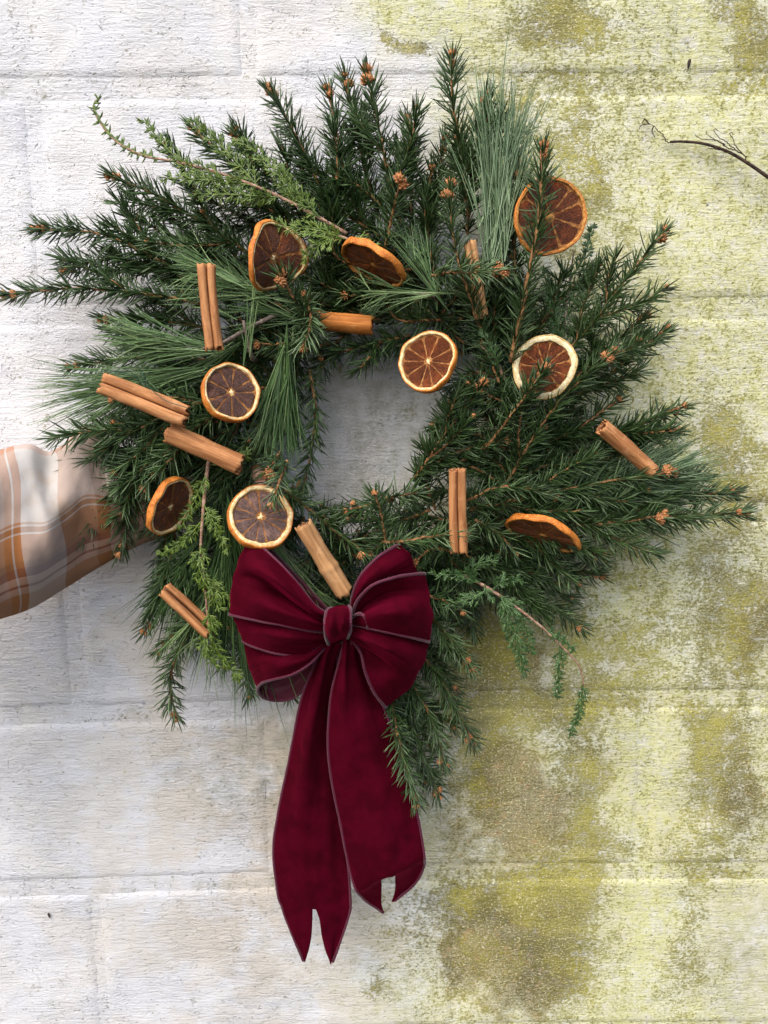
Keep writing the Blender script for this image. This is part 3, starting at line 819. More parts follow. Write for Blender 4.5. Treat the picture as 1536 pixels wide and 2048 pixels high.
# right, behind the upper orange
cedar([(1120, 720, 64), (1130, 640, 64), (1140, 560, 62), (1148, 500, 58)], [([(1125, 690, 64), (1110, 620, 68), (1085, 540, 66)], 22), ([(1132, 640, 64), (1160, 580, 64), (1195, 530, 58)], 22), ([(1140, 560, 62), (1170, 510, 60), (1185, 450, 54)], 14), ([(1130, 680, 64), (1180, 640, 60), (1215, 590, 54)], 18), ([(1110, 740, 62), (1160, 720, 60), (1200, 770, 54)], 16)], 'cedar_dark', tint=-.12, twig='twig_grey')
cedar([(1010, 760, 80), (990, 720, 84), (960, 690, 84)], [([(1000, 740, 84), (985, 700, 90), (960, 660, 88)], 14), ([(1005, 750, 84), (1020, 790, 88), (1000, 840, 84)], 14)], 'cedar_dark', tint=-.05)

# ------------------------------------------------------------------ dried orange slices
def flesh_mat(name, dark, lite):
    m = NT(name)
    uvn = m.n('UVMap'); uvn.uv_map = 'UVMap'
    v = uvn.outputs[0]
    fib = m.noise(m.map(v, (38, 6, 1)), 1.0, 6, 0.75, 1.5)
    sp = m.noise(m.map(v, (26, 11, 1)), 1.0, 5, 0.7, 1.0)
    c = m.mix(m.rng(fib, 0.40, 0.60), dark, lite)
    c = m.mix(m.rng(sp, 0.57, 0.72), c, (min(1, lite[0] * 2.1), lite[1] * 2.0, lite[2] * 1.8))
    pt = m.noise(m.pos(), 75, 4, .65, .5)
    c = m.mix(m.math('MULTIPLY', m.rng(pt, .48, .70), .6), c, (min(1, lite[0] * 1.7), lite[1] * 1.55, lite[2] * 1.4))
    m.set(Base_Color=c, Roughness=0.36, Specular_IOR_Level=0.45, Normal=m.bump(m.math('ADD', fib, sp), 0.0022, 0.9))
    return m.m
FLESH = {'mauve': flesh_mat('dried_flesh_mauve', (0.055, 0.030, 0.026), (0.26, 0.165, 0.145)),
         'brown': flesh_mat('dried_flesh_brown', (0.022, 0.006, 0.003), (0.24, 0.062, 0.016)),
         'purple': flesh_mat('dried_flesh_purple', (0.030, 0.012, 0.010), (0.19, 0.095, 0.075)),
         'amber': flesh_mat('dried_flesh_amber', (0.075, 0.018, 0.004), (0.30, 0.075, 0.012))}
def rind_mat(name, a, b):
    m = NT(name)
    v = m.coord('Object')
    n1 = m.noise(v, 700, 3, .6); n2 = m.noise(v, 130, 4, .6)
    m.set(Base_Color=m.mix(m.rng(m.math('ADD', m.math('MULTIPLY', n1, .5), m.math('MULTIPLY', n2, .5)), .38, .62), a, b), Roughness=.55, Specular_IOR_Level=.35, Normal=m.bump(n1, .0009, .9))
    return m.m
RIND = rind_mat('dried_orange_rind', (0.42, 0.115, 0.014), (0.74, 0.27, 0.045))
RIND_PALE = rind_mat('pale_orange_rind', (0.50, 0.30, 0.09), (0.72, 0.55, 0.25))
def pith_mat(name, a, b):
    m = NT(name)
    n1 = m.noise(m.coord('Object'), 320, 5, .65)
    m.set(Base_Color=m.mix(m.rng(n1, .35, .65), a, b), Roughness=.8, Specular_IOR_Level=.2, Normal=m.bump(n1, .0012, .8))
    return m.m
PITH = pith_mat('dried_pith', (0.66, 0.43, 0.15), (0.86, 0.72, 0.44))
PITH_PALE = pith_mat('pale_dried_pith', (0.62, 0.50, 0.25), (0.80, 0.73, 0.50))
PITH_ORANGE = pith_mat('orange_pith', (0.45, 0.16, 0.03), (0.68, 0.38, 0.12))
MEMB = pith_mat('membrane', (0.16, 0.055, 0.016), (0.40, 0.19, 0.06))

def orange_slice(px, py, d, R_px, normal, label, flesh='brown', rind=RIND, pith=PITH, nseg=10, warp=(0, 0, 0), rot=0.0, gap=None, thick=0.0058, ax=1.0, pw=0.10, seed=0):
    """normal = direction the cut face looks (place coords); warp = (saddle, cup, ripple) heights in m"""
    rg = np.random.default_rng(100 + seed)
    c = P(px, py, d * .001)
    depth = (c - CAM) @ _F
    R = R_px * depth / F_PX
    root = empty('dried_orange_slice', tuple(c))
    n = unit(np.array(normal, float))
    u = unit(np.cross([0, 0, 1.0], n)); w = np.cross(n, u)
    cr, sr = math.cos(rot), math.sin(rot)
    u, w = u * cr + w * sr, w * cr - u * sr
    ph = rg.uniform(0, 6.28, 6)
    def place(x, y, z):
        """x,y in unit radius, z metres -> local"""
        th = np.arctan2(y, x); r = np.hypot(x, y)
        rr = r * (1 + .022 * np.sin(2 * th + ph[0]) + .018 * np.sin(3 * th + ph[1]) + .010 * np.sin(5 * th + ph[2]) * r + .006 * np.sin(11 * th + ph[4]) * r)
        zz = z + warp[0] * r * r * np.cos(2 * th + ph[5] * 0) + warp[1] * r * r + warp[2] * r ** 2 * np.sin(3 * th + ph[3]) + .0006 * np.sin(7 * th + ph[4]) * r ** 3
        return (rr * np.cos(th) * R * ax)[..., None] * u + (rr * np.sin(th) * R)[..., None] * w + zz[..., None] * n
    t = thick / 2
    if gap:   # (start, end) angles of the arc that is left
        A = np.linspace(gap[0], gap[1], 97); closed = False
    else:
        A = np.linspace(0, 2 * math.pi, 96, endpoint=False); closed = True
    def ring(profile, name, mat, rip=0.0):
        pr = np.array(profile)
        k = len(pr)
        TH = A[:, None]; rip_a = rip * (np.sin(nseg * TH + ph[2]) * .5 + np.sin(23 * TH + ph[1]) * .25 + np.sin(37 * TH + ph[0]) * .25)
        rr = pr[None, :, 0] * (1 + rip_a * pr[None, :, 2])
        V = place(rr * np.cos(TH), rr * np.sin(TH), np.broadcast_to(pr[None, :, 1], rr.shape) * (1 + .12 * np.sin(9 * TH + ph[3])))
        V = V.reshape(-1, 3)
        k_ = np.arange(k); na = len(A)
        I, Jx = np.meshgrid(np.arange(na if closed else na - 1), k_, indexing='ij')
        f = np.stack([I * k + Jx, ((I + 1) % na) * k + Jx, ((I + 1) % na) * k + (Jx + 1) % k, I * k + (Jx + 1) % k], -1).reshape(-1, 4)
        return mesh_obj(name, V, f, mat, root)
    pi = 1 - pw - .035
    # closed profiles (r, z, ripple weight) going round the section
    ring([(pi, -t * .9, 1), (.965, -t, .1), (.965, t * 1.0, .1), (pi + .02, t * .98, .6), (pi, t * .80, 1)], 'pith', pith, .02)
    ring([(.955, -t * 1.02, 0), (.985, -t * .95, 0), (1.0, -t * .4, 0), (1.0, t * .4, 0), (.985, t * .95, 0), (.955, t * 1.03, 0)], 'rind', rind)
    # membrane disc
    rr = np.linspace(0.0, pi + .02, 8); TH = A
    Rr, Tt = np.meshgrid(rr, TH, indexing='xy')
    vv = []
    for sgn in (1, -1):
        V = place(Rr * np.cos(Tt), Rr * np.sin(Tt), np.full_like(Rr, sgn * t * .30)).reshape(-1, 3)
        vv.append((V, grid_faces(len(TH), 8, closed)[:, ::sgn]))
    V, f = merge(vv)
    mesh_obj('membrane', V, f, MEMB, root)
    # pulp segments, each its own piece, bulging out of both faces
    edges = np.cumsum(rg.uniform(.6, 1.4, nseg)); edges = np.concatenate([[0], edges]) / edges[-1] * 2 * math.pi + rg.uniform(0, 1)
    for k in range(nseg):
        a0, a1 = edges[k], edges[k + 1]
        am = (a0 + a1) / 2
        if gap and not any(gap[0] + .1 < am + q_ < gap[1] - .1 for q_ in (-4 * math.pi, -2 * math.pi, 0)): continue
        nr, na = 12, 12
        s = np.linspace(0, 1, nr); q = np.linspace(-1, 1, na)
        Sg, Q = np.meshgrid(s, q, indexing='ij')
        r0 = .10 + .03 * rg.random(); r1 = pi - .004
        rad = r0 + (r1 - r0) * Sg
        hw = (a1 - a0) / 2 * rad * (1 + .03 * np.sin(Sg * 17 + k)) - rg.choice((.0, .002, .005, .009))                       # half width in unit radius
        hw = np.maximum(hw, .004) * np.sqrt(np.clip(1 - np.clip((Sg - .86) / .14, 0, 1) ** 2 * .6, 0, 1))
        off = Q * hw
        th = am + off / rad
        x, y = rad * np.cos(th), rad * np.sin(th)
        lift = np.clip((1 - Q ** 4), 0, 1) * np.clip(np.minimum(Sg * 8, (1 - Sg) * 10), 0, 1)
        sag = 1 - .45 * np.clip(1 - Q ** 2, 0, 1) * np.sin(np.clip(Sg, 0, 1) * math.pi) * rg.uniform(.3, 1)
        bumps = fbm(x * 9 + k, y * 9, 12, 3) * .16
        vv = []
        for sgn in (1, -1):
            z = sgn * t * (.20 + (.36 * sag + bumps * 1.3) * lift)
            V = place(x, y, z).reshape(-1, 3)
            vv.append((V, grid_faces(nr, na)[:, ::sgn]))
        V, f = merge(vv)
        uv = np.stack([np.concatenate([(Q * hw).ravel()] * 2) * 1.0 + k * .37, np.concatenate([Sg.ravel()] * 2)], -1)
        mesh_obj('segment', V, f, FLESH[flesh], root, uv=uv)
    # little pale core star
    m_ = 14; aa = np.linspace(0, 2 * math.pi, m_, endpoint=False)
    cr_ = .085 * (1 + .35 * rg.normal(size=m_))
    V = np.vstack([place(np.array([0.]), np.array([0.]), np.array([t * .62])), place(cr_ * np.cos(aa), cr_ * np.sin(aa), np.full(m_, t * .34))])
    mesh_obj('core', V, [(0, i + 1, (i + 1) % m_ + 1) for i in range(m_)], pith, root)
    tag(root, label, 'orange slice', 'dried orange slices on the wreath')
    return root

orange_slice(1099, 433, 88, 75, (.10, -1, -.02), 'large dried orange slice half hidden by an upright spruce tip, at the upper right', 'brown', pith=PITH_ORANGE, pw=.06, nseg=8, seed=1, warp=(.002, 0, .001), thick=.005)
orange_slice(546, 516, 98, 70, (1.0, -.85, -.35), 'curled dried orange slice bent like a saddle, behind a spruce tip at upper left', 'brown', nseg=9, seed=2, warp=(.0085, 0, .0015), rot=.2, thick=.006, pw=.07)
orange_slice(748, 527, 98, 71, (-.50, -.30, -.86), 'dried orange slice seen edge-on above the hole, tilted down to the right', 'amber', rind=RIND, pith=PITH_ORANGE, nseg=9, seed=3, thick=.0065, pw=.05, warp=(.001, 0, 0))
orange_slice(461, 785, 118, 60, (.62, -1, .38), 'dried orange slice with purple-brown flesh beside the crossed cinnamon sticks at left', 'purple', nseg=9, seed=4, thick=.0085, pw=.09, warp=(.0015, 0, .0008))
orange_slice(857, 723, 104, 63, (-.52, -1, .42), 'dried orange slice at the upper right rim of the hole, rind showing underneath', 'brown', nseg=10, seed=5, thick=.0065, pw=.085, warp=(.0015, .001, .0005))
orange_slice(1089, 734, 104, 64, (-.30, -1, .05), 'pale cream-rimmed dried orange slice, broken open at the bottom, pierced by a spruce tip', 'brown', rind=RIND_PALE, pith=PITH_PALE, nseg=10, seed=6, thick=.006, pw=.17, gap=(4.25 - 2 * math.pi, 4.05), warp=(.002, 0, .002))
orange_slice(340, 1013, 104, 62, (1.0, -.46, -.42), 'narrow dried orange slice turned sideways in the lower left needles', 'brown', nseg=9, seed=7, thick=.0065, pw=.085, warp=(.001, 0, 0))
orange_slice(521, 1034, 112, 67, (.40, -1, .62), 'large dried orange slice with a cream rim touching the top of the bow', 'mauve', nseg=11, seed=8, thick=.008, pw=.13, warp=(.001, -.001, .0008))
orange_slice(1087, 1068, 96, 77, (-.37, -.44, -.82), 'dried orange slice seen edge-on at lower right, glowing deep amber', 'amber', pith=PITH_ORANGE, nseg=9, seed=9, thick=.006, pw=.05, warp=(.001, 0, .001))

# ------------------------------------------------------------------ cinnamon sticks
def cin_mat(name, a, b, c):
    m = NT(name)
    uvn = m.n('UVMap'); uvn.uv_map = 'UVMap'
    v = uvn.outputs[0]
    st = m.noise(m.map(v, (22, 260, 1)), 1.0, 5, .62, .5)
    bl = m.noise(m.map(v, (70, 70, 1)), 1.0, 4, .6)
    gr = m.noise(m.map(v, (900, 900, 1)), 1.0, 3, .6)
    col = m.mix(m.rng(st, .36, .66), a, b)
    col = m.mix(m.math('MULTIPLY', m.rng(bl, .52, .7), .6), col, c)
    oi = m.n('ObjectInfo').outputs['Random']
    col = m.mix(m.rng(oi, 0, 1, 0, .32), col, tuple(x * .72 for x in a))
    h = m.math('ADD', m.math('MULTIPLY', st, .8), m.math('MULTIPLY', gr, .35))
    m.set(Base_Color=col, Roughness=.68, Specular_IOR_Level=.25, Normal=m.bump(h, .0012, .8))
    return m.m
CIN = cin_mat('cinnamon_bark', (0.31, 0.125, 0.045), (0.60, 0.285, 0.115), (0.66, 0.36, 0.17))
CIN_LIGHT = cin_mat('light_cinnamon_bark', (0.36, 0.18, 0.075), (0.63, 0.35, 0.15), (0.68, 0.42, 0.22))
CIN_ORANGE = cin_mat('orange_cinnamon_bark', (0.36, 0.12, 0.022), (0.58, 0.22, 0.05), (0.6, 0.26, 0.075))
CIN_IN = cin_mat('cinnamon_inside', (0.13, 0.05, 0.022), (0.26, 0.11, 0.045), (0.3, 0.13, 0.05))

def scroll_profile(kind):
    """centre line of the rolled bark, in units of the stick's half width"""
    if kind == 'double':
        r = .5
        a = np.radians(np.linspace(-170, 268, 60)); rad = np.interp(np.degrees(a), [-170, 20, 60, 270], [.30 * r, .80 * r, r, r])
        left = np.stack([-r + rad * np.cos(a), rad * np.sin(a)], -1)
        return np.vstack([left, left[::-1] * [-1, 1]])
    if kind == 'open':
        r = .42
        a = np.radians(np.linspace(-20, 262, 44)); rad = np.interp(np.degrees(a), [-20, 50, 270], [.55 * r, .95 * r, r])
        left = np.stack([-.58 + rad * np.cos(a), rad * np.sin(a)], -1)
        return np.vstack([left, left[::-1] * [-1, 1]])
    a = np.radians(np.linspace(-30, 600, 90)); rad = np.interp(np.degrees(a), [-30, 240, 300, 600], [.62, .80, .93, 1.0])
    return np.stack([rad * np.cos(a), rad * np.sin(a)], -1)

def cinnamon(a, b, w_px, kind, label, mat=None, twist=0.0, seed=0, knuckle=None, th=.0013):
    rg = np.random.default_rng(300 + seed)
    A, B = P(a[0], a[1], a[2] * .001), P(b[0], b[1], b[2] * .001)
    mid = (A + B) / 2
    T = unit(B - A)
    toc = unit(CAM - mid)
    N = unit(toc - T * (toc @ T)); Bn = np.cross(T, N)
    ct, stw = math.cos(twist), math.sin(twist)
    N, Bn = N * ct + Bn * stw, Bn * ct - N * stw
    hw = w_px / 2 * ((mid - CAM) @ _F) / F_PX
    pr = scroll_profile(kind) * hw
    tang = unit(np.gradient(pr, axis=0)); nor = np.stack([-tang[:, 1], tang[:, 0]], -1)
    out = pr - nor * th / 2; inn = pr + nor * th / 2
    if kind != 'x':  # outside is away from the scroll centre: profile runs counter-clockwise, so right side is outer
        pass
    poly = np.vstack([out, inn[::-1]])
    k = len(poly); ns = 30
    s = np.linspace(0, 1, ns); Ln = np.linalg.norm(B - A)
    V = np.zeros((ns, k, 3))
    arc = np.concatenate([[0], np.cumsum(np.linalg.norm(np.diff(pr, axis=0), axis=1))]); arcp = np.concatenate([arc, arc[::-1]])
    ph = rg.uniform(0, 6.28, 4)
    for i, t in enumerate(s):
        wv = 1 + .035 * math.sin(5 * t + ph[0]) + .02 * math.sin(13 * t + ph[1])
        if knuckle:
            for kp in knuckle: wv += .10 * math.exp(-((t - kp) / .035) ** 2) - .05 * math.exp(-((t - kp - .05) / .02) ** 2)
        bend = .012 * Ln * math.sin(t * math.pi + ph[2] * .2) * math.cos(ph[3])
        nz = fbm(poly[:, 0] * 260 + 9, np.full(k, t * 7.0) + poly[:, 1] * 200, 20 + seed, 3) * .00045
        rr = poly * wv
        rdir = unit(poly - np.array([np.where(kind == 'single', 0, 0), 0]))
        rr = rr + rdir * nz[:, None]
        endj = (.0026 * fbm(arcp * 400, np.zeros(k) + (3 if i else 8), 30 + seed, 2)) if i in (0, ns - 1) else 0
        V[i] = A + T * (t * Ln) + Bn * (rr[:, :1] + bend) + N * rr[:, 1:] + T * (np.asarray(endj).reshape(-1, 1) if np.ndim(endj) else 0)
    V = V.reshape(-1, 3) - mid
    I, Jx = np.meshgrid(np.arange(ns - 1), np.arange(k), indexing='ij')
    f = np.stack([I * k + Jx, I * k + (Jx + 1) % k, (I + 1) * k + (Jx + 1) % k, (I + 1) * k + Jx], -1).reshape(-1, 4)
    half = k // 2
    fm = np.where((Jx.ravel() % k) < half, 0, 1)
    e = np.arange(half - 1)
    cap0 = np.stack([e, k - 1 - e, k - 2 - e, e + 1], -1)
    cap1 = cap0[:, ::-1] + (ns - 1) * k
    f = np.vstack([f, cap0, cap1]); fm = np.concatenate([fm, np.zeros(2 * len(e), int)])
    uv = np.stack([np.repeat(s * Ln, k) * 1.0 + seed * .31, np.tile(arcp, ns)], -1)
    o = mesh_obj('cinnamon_stick', V, f, [mat or CIN, CIN_IN], None, uv=uv, fmat=fm, loc=tuple(mid))
    tag(o, label, 'cinnamon stick', 'cinnamon sticks on the wreath')
    return o, mid
cinnamon((413, 531, 116), (428, 698, 118), 32, 'double', 'thin upright double-rolled cinnamon stick at the upper left of the wreath', seed=1)
st2, mid2 = cinnamon((204, 768, 128), (374, 832, 126), 44, 'double', 'thick slanting cinnamon stick tied with green wire, outermost at left', seed=2, twist=-.35)
cinnamon((338, 864, 116), (482, 930, 116), 40, 'single', 'smooth slanting cinnamon stick tucked under the end of the wire-tied one', seed=3, twist=2.6, mat=CIN)
cinnamon((607, 1049, 112), (690, 1186, 108), 36, 'single', 'cinnamon stick with a cracked ring, pointing into the top of the bow', seed=4, twist=2.2, knuckle=(.62,), mat=CIN_LIGHT)
cinnamon((328, 1178, 108), (420, 1262, 100), 34, 'open', 'split open cinnamon curl in the lower left needles', seed=5, twist=-.5)
cinnamon((1203, 853, 104), (1306, 943, 92), 30, 'single', 'hollow cinnamon stick with its open end up, at the right edge of the wreath', seed=6, twist=2.4)
cinnamon((916, 938, 112), (917, 1106, 108), 32, 'double', 'upright double-rolled cinnamon stick at the lower right of the hole', seed=7)
cinnamon((612, 636, 82), (745, 652, 84), 36, 'single', 'reddish lying cinnamon stick along the top of the hole', CIN_ORANGE, seed=8, twist=2.5)
cinnamon((938, 486, 90), (966, 634, 88), 22, 'double', 'slim upright cinnamon stick mostly hidden behind spruce at the upper right', CIN_LIGHT, seed=9)
wp = catmull(PP([(214, 748, 136), (225, 742, 136), (262, 750, 132), (290, 768, 130), (330, 800, 132), (372, 815, 138), (379, 822, 136)]), 40)
th_ = np.linspace(0, 22, 44)
tw = PP([(282, 741, 130), (294, 768, 131)])
tw = tw[0] + (tw[1] - tw[0]) * np.linspace(0, 1, 44)[:, None] + .0012 * np.stack([np.cos(th_), np.sin(th_), np.zeros(44)], -1)
V, f = merge([tube(wp, .00035, 6), tube(tw, .00042, 6)])
mesh_obj('tie_wire', V - mid2, f, M['wire'], st2)

# ------------------------------------------------------------------ velvet bow
m = NT('burgundy_velvet')
nz = m.noise(m.pos(), 2600, 2, .6); n2 = m.noise(m.pos(), 45, 4, .6)
col = m.mix(m.rng(n2, .35, .65), (0.042, 0.0007, 0.0052), (0.066, 0.0011, 0.0086))
m.set(Base_Color=col, Roughness=.85, Specular_IOR_Level=.03, Sheen_Weight=.26, Sheen_Roughness=.34, Sheen_Tint=(.62, .012, .085, 1), Normal=m.bump(nz, .0004, .5))
VELVET = m.m
m = NT('ribbon_lining')
m.set(Base_Color=(0.075, 0.007, 0.02, 1), Roughness=.55, Specular_IOR_Level=.3)
LINING = m.m
m = NT('mauve_stitching')
nz = m.noise(m.pos(), 1800, 2, .6)
m.set(Base_Color=m.mix(m.math('MULTIPLY', m.attr('ridge'), m.rng(nz, .2, .6)), (0.04, 0.002, 0.011), (0.15, 0.014, 0.052)), Roughness=.6, Specular_IOR_Level=.3, Sheen_Weight=.2)
STITCH = m.m

BC = P(675, 1250, .110)
bow = empty('velvet_bow', tuple(BC))
tag(bow, 'burgundy velvet ribbon bow with stitched edges and two long forked tails', 'bow')

def sheet(rows, nu=64, nv=40, pleat=0.0, npl=5, wr=0.0008, seed=0, thick=.0007):
    """rows: edge-to-edge list of control rows, each running from the knot outwards (px,py,d mm)"""
    R = [catmull(PP(r), nu) for r in rows]
    R = np.array(R)                                    # rows x nu x 3
    G = np.array([catmull(R[:, i], nv) for i in range(nu)])   # nu x nv x 3
    return G

def sheet_object(name, G, parent, keep=None, wr=0.0007, seed=0, thick=.0006, flip=False, front=1.0, pleat=0.0, npl=4.5, fall=.16):
    nu, nv = G.shape[:2]
    if wr:
        ii, jj = np.meshgrid(np.linspace(0, 1, nu), np.linspace(0, 1, nv), indexing='ij')
        dz = fbm(ii * 5 + seed, jj * 7, 40 + seed, 3) * wr
        wv = np.sin(jj * 2 * math.pi * npl + seed + 1.5 * ii)
        dz = dz + pleat * np.sign(wv) * np.abs(wv) ** .7 * np.exp(-ii / fall) * np.sin(np.clip(jj, 0, 1) * math.pi) ** .5
    Tu = np.gradient(G, axis=0); Tv = np.gradient(G, axis=1)
    Nn = unit(np.cross(Tu, Tv))
    k_ = max(3, int(nu * front))
    flip = bool((Nn[2:k_] * (CAM - G[2:k_])).sum() < 0)     # velvet side outwards
    if flip: Nn = -Nn
    if wr: G = G + Nn * dz[..., None]
    f = grid_faces(nu, nv)
    if keep is not None: f = f[keep.ravel()]
    a = (G + Nn * thick / 2).reshape(-1, 3); b = (G - Nn * thick / 2).reshape(-1, 3)
    fa = f if not flip else f[:, ::-1]
    V = np.vstack([a, b]); fb = fa[:, ::-1] + len(a)
    # close the rim
    from collections import Counter
    cnt = {}
    for q in fa:
        for i in range(4):
            e = (int(q[i]), int(q[(i + 1) % 4])); cnt[e] = 1
    rim = np.array([(e[1], e[0], e[0] + len(a), e[1] + len(a)) for e in cnt if (e[1], e[0]) not in cnt])
    F_ = np.vstack([fa, fb, rim])
    fm = np.concatenate([np.zeros(len(fa), int), np.ones(len(fb), int), np.zeros(len(rim), int)])
    return mesh_obj(name, V - BC, F_, [VELVET, LINING], parent, fmat=fm), G

def stitch(path, parent, r=.0015, step=.0010):
    seg = np.linalg.norm(np.diff(path, axis=0), axis=1); cum = np.concatenate([[0], np.cumsum(seg)])
    n = max(8, int(cum[-1] / step))
    n += n % 2
    p = np.stack([np.interp(np.linspace(0, cum[-1], n), cum, path[:, k]) for k in range(3)], -1)
    rad = r * np.where(np.arange(n) % 2 == 0, 1.1, .78) * (1 + .06 * RNG.normal(size=n))
    V, f = tube(p, rad, 8)
    rd = np.concatenate([np.repeat((np.arange(n) % 2 == 0) * 1.0, 8), [0, 0]])
    return mesh_obj('stitched_edge', V - BC, f, STITCH, parent, attrs={'ridge': rd})

def loop(rows, seed, edges=(0, -1), flip=False, r=.00135):
    G = sheet(rows)
    o, G = sheet_object('loop', G, bow, seed=seed, front=.4, wr=.0013, pleat=.0026, npl=3.5, fall=.14)
    nv = G.shape[1]
    for e in edges:
        stitch(G[:, 0 if e == 0 else nv - 1], o, r)
    return o
# left, upper loop
loop([[(662, 1232, 112), (632, 1214, 128), (594, 1166, 136), (552, 1119, 133), (514, 1085, 120), (500, 1077, 106), (530, 1090, 90), (600, 1158, 86), (660, 1226, 94)],
      [(659, 1238, 118), (622, 1222, 150), (580, 1186, 160), (532, 1146, 154), (492, 1118, 130), (482, 1110, 106), (510, 1130, 86), (590, 1185, 82), (656, 1236, 90)],
      [(657, 1244, 106), (622, 1232, 114), (578, 1202, 116), (530, 1164, 128), (482, 1150, 126), (470, 1147, 106), (500, 1160, 86), (585, 1200, 82), (655, 1242, 88)],
      [(655, 1250, 120), (617, 1240, 146), (570, 1222, 152), (515, 1200, 146), (474, 1186, 126), (463, 1184, 106), (495, 1190, 86), (580, 1215, 82), (655, 1250, 88)],
      [(652, 1263, 114), (612, 1259, 130), (562, 1249, 136), (512, 1239, 132), (470, 1231, 118), (460, 1228, 106), (490, 1225, 86), (580, 1240, 82), (652, 1262, 88)]], 1, flip=True)
# left, middle loop
loop([[(656, 1256, 104), (605, 1250, 112), (545, 1242, 114), (492, 1234, 108), (465, 1234, 98), (495, 1236, 82), (590, 1245, 80), (655, 1256, 86)],
      [(654, 1268, 114), (605, 1272, 136), (545, 1268, 138), (500, 1260, 120), (474, 1254, 98), (500, 1260, 80), (590, 1262, 78), (654, 1268, 86)],
      [(651, 1288, 106), (607, 1308, 118), (560, 1307, 122), (520, 1297, 116), (494, 1287, 104), (486, 1281, 96), (510, 1284, 80), (600, 1296, 78), (651, 1286, 86)]], 2, edges=(-1,), flip=True)
# left, lower loop, open towards us
loop([[(654, 1278, 92), (605, 1290, 98), (545, 1292, 98), (505, 1288, 92), (488, 1290, 86), (510, 1296, 72), (600, 1300, 70), (654, 1280, 82)],
      [(652, 1286, 104), (607, 1312, 124), (560, 1322, 128), (520, 1322, 112), (497, 1330, 90), (520, 1345, 70), (600, 1330, 68), (650, 1288, 80)],
      [(649, 1296, 106), (622, 1326, 120), (586, 1348, 124), (550, 1358, 118), (524, 1366, 106), (514, 1380, 92), (528, 1396, 76), (560, 1402, 68), (596, 1390, 66), (628, 1346, 72), (650, 1298, 84)]], 3, edges=(-1,), flip=True)
# right, upper loop
loop([[(700, 1226, 106), (705, 1190, 120), (722, 1150, 126), (755, 1115, 124), (786, 1095, 114), (798, 1089, 102), (788, 1096, 88), (740, 1145, 84), (702, 1222, 92)],
      [(702, 1230, 106), (714, 1196, 124), (745, 1158, 130), (785, 1130, 124), (814, 1117, 110), (822, 1114, 98), (805, 1125, 84), (750, 1165, 80), (704, 1226, 90)],
      [(704, 1234, 100), (724, 1202, 108), (760, 1172, 110), (800, 1157, 108), (828, 1150, 102), (836, 1148, 94), (815, 1155, 82), (760, 1180, 78), (706, 1230, 88)]], 4, edges=(0,))
# right, middle loop
loop([[(703, 1234, 114), (718, 1198, 128), (750, 1169, 135), (795, 1154, 132), (836, 1148, 118), (850, 1148, 104), (830, 1152, 86), (770, 1175, 82), (706, 1234, 90)],
      [(705, 1238, 106), (732, 1210, 108), (772, 1190, 112), (815, 1184, 118), (848, 1186, 116), (858, 1188, 100), (835, 1192, 84), (770, 1200, 80), (706, 1238, 88)],
      [(708, 1244, 122), (740, 1231, 148), (782, 1222, 156), (826, 1222, 144), (856, 1225, 122), (864, 1228, 100), (840, 1230, 84), (770, 1230, 80), (708, 1244, 88)],
      [(708, 1250, 116), (736, 1256, 132), (776, 1265, 138), (816, 1274, 134), (846, 1281, 120), (858, 1284, 104), (835, 1278, 86), (770, 1258, 82), (708, 1250, 90)]], 5)
# right, lower loop
loop([[(702, 1250, 108), (736, 1256, 118), (780, 1266, 122), (822, 1276, 118), (850, 1284, 106), (857, 1288, 96), (830, 1290, 82), (770, 1280, 78), (702, 1254, 86)],
      [(700, 1262, 118), (730, 1278, 142), (770, 1296, 150), (812, 1310, 138), (838, 1322, 116), (846, 1328, 98), (820, 1325, 80), (760, 1305, 76), (700, 1265, 84)],
      [(700, 1272, 102), (727, 1294, 106), (762, 1320, 112), (797, 1345, 118), (817, 1362, 106), (824, 1368, 94), (800, 1360, 78), (750, 1325, 74), (702, 1275, 82)],
      [(703, 1280, 100), (722, 1306, 110), (730, 1342, 114), (745, 1379, 110), (763, 1405, 102), (773, 1414, 92), (765, 1400, 78), (740, 1350, 74), (705, 1285, 82)]], 6, edges=(-1,))
# small curled fold beside the knot
G = sheet([[(702, 1236, 120), (716, 1228, 134), (728, 1232, 140), (735, 1248, 136), (736, 1258, 130)],
           [(702, 1242, 116), (716, 1238, 126), (726, 1240, 130), (732, 1250, 130), (734, 1260, 126)],
           [(702, 1250, 112), (714, 1250, 118), (722, 1252, 120), (728, 1256, 122), (732, 1262, 122)]], 24, 14)
o, G = sheet_object('fold', G, bow, seed=9, wr=.0003)
stitch(G[:, 0], o, .0014)

# tails
def tail(name, rowdef, prong_rows, split, notch, seed, ncol=25, wr=.0024):
    """rowdef: list of rows, each a list of control points left -> right; prong_rows: list of (left span pts, right span pts)"""
    ctrl = [catmull(PP(r), ncol) for r in rowdef]
    h = split
    for l, r in prong_rows:
        ctrl.append(np.vstack([catmull(PP(l), h), catmull(PP(r), ncol - h)]))
    ctrl = np.array(ctrl)
    nu = 110
    G = np.array([catmull(ctrl[:, j], nu) for j in range(ncol)]).transpose(1, 0, 2)
    # first row index at which the notch opens: measured along the middle column
    mid = ctrl[:, h - 1]
    cum = np.concatenate([[0], np.cumsum(np.linalg.norm(np.diff(mid, axis=0), axis=1))])
    open_at = int(cum[len(rowdef) - 1] / cum[-1] * (nu - 1)) + notch
    keep = np.ones((nu - 1, ncol - 1), bool)
    keep[open_at:, h - 1] = False
    o, G = sheet_object(name, G, bow, keep=keep, seed=seed, wr=wr, pleat=.0045, npl=2.2, fall=.2)
    stitch(G[:, 0], o, .0013); stitch(G[:, -1], o, .0014)
    return o
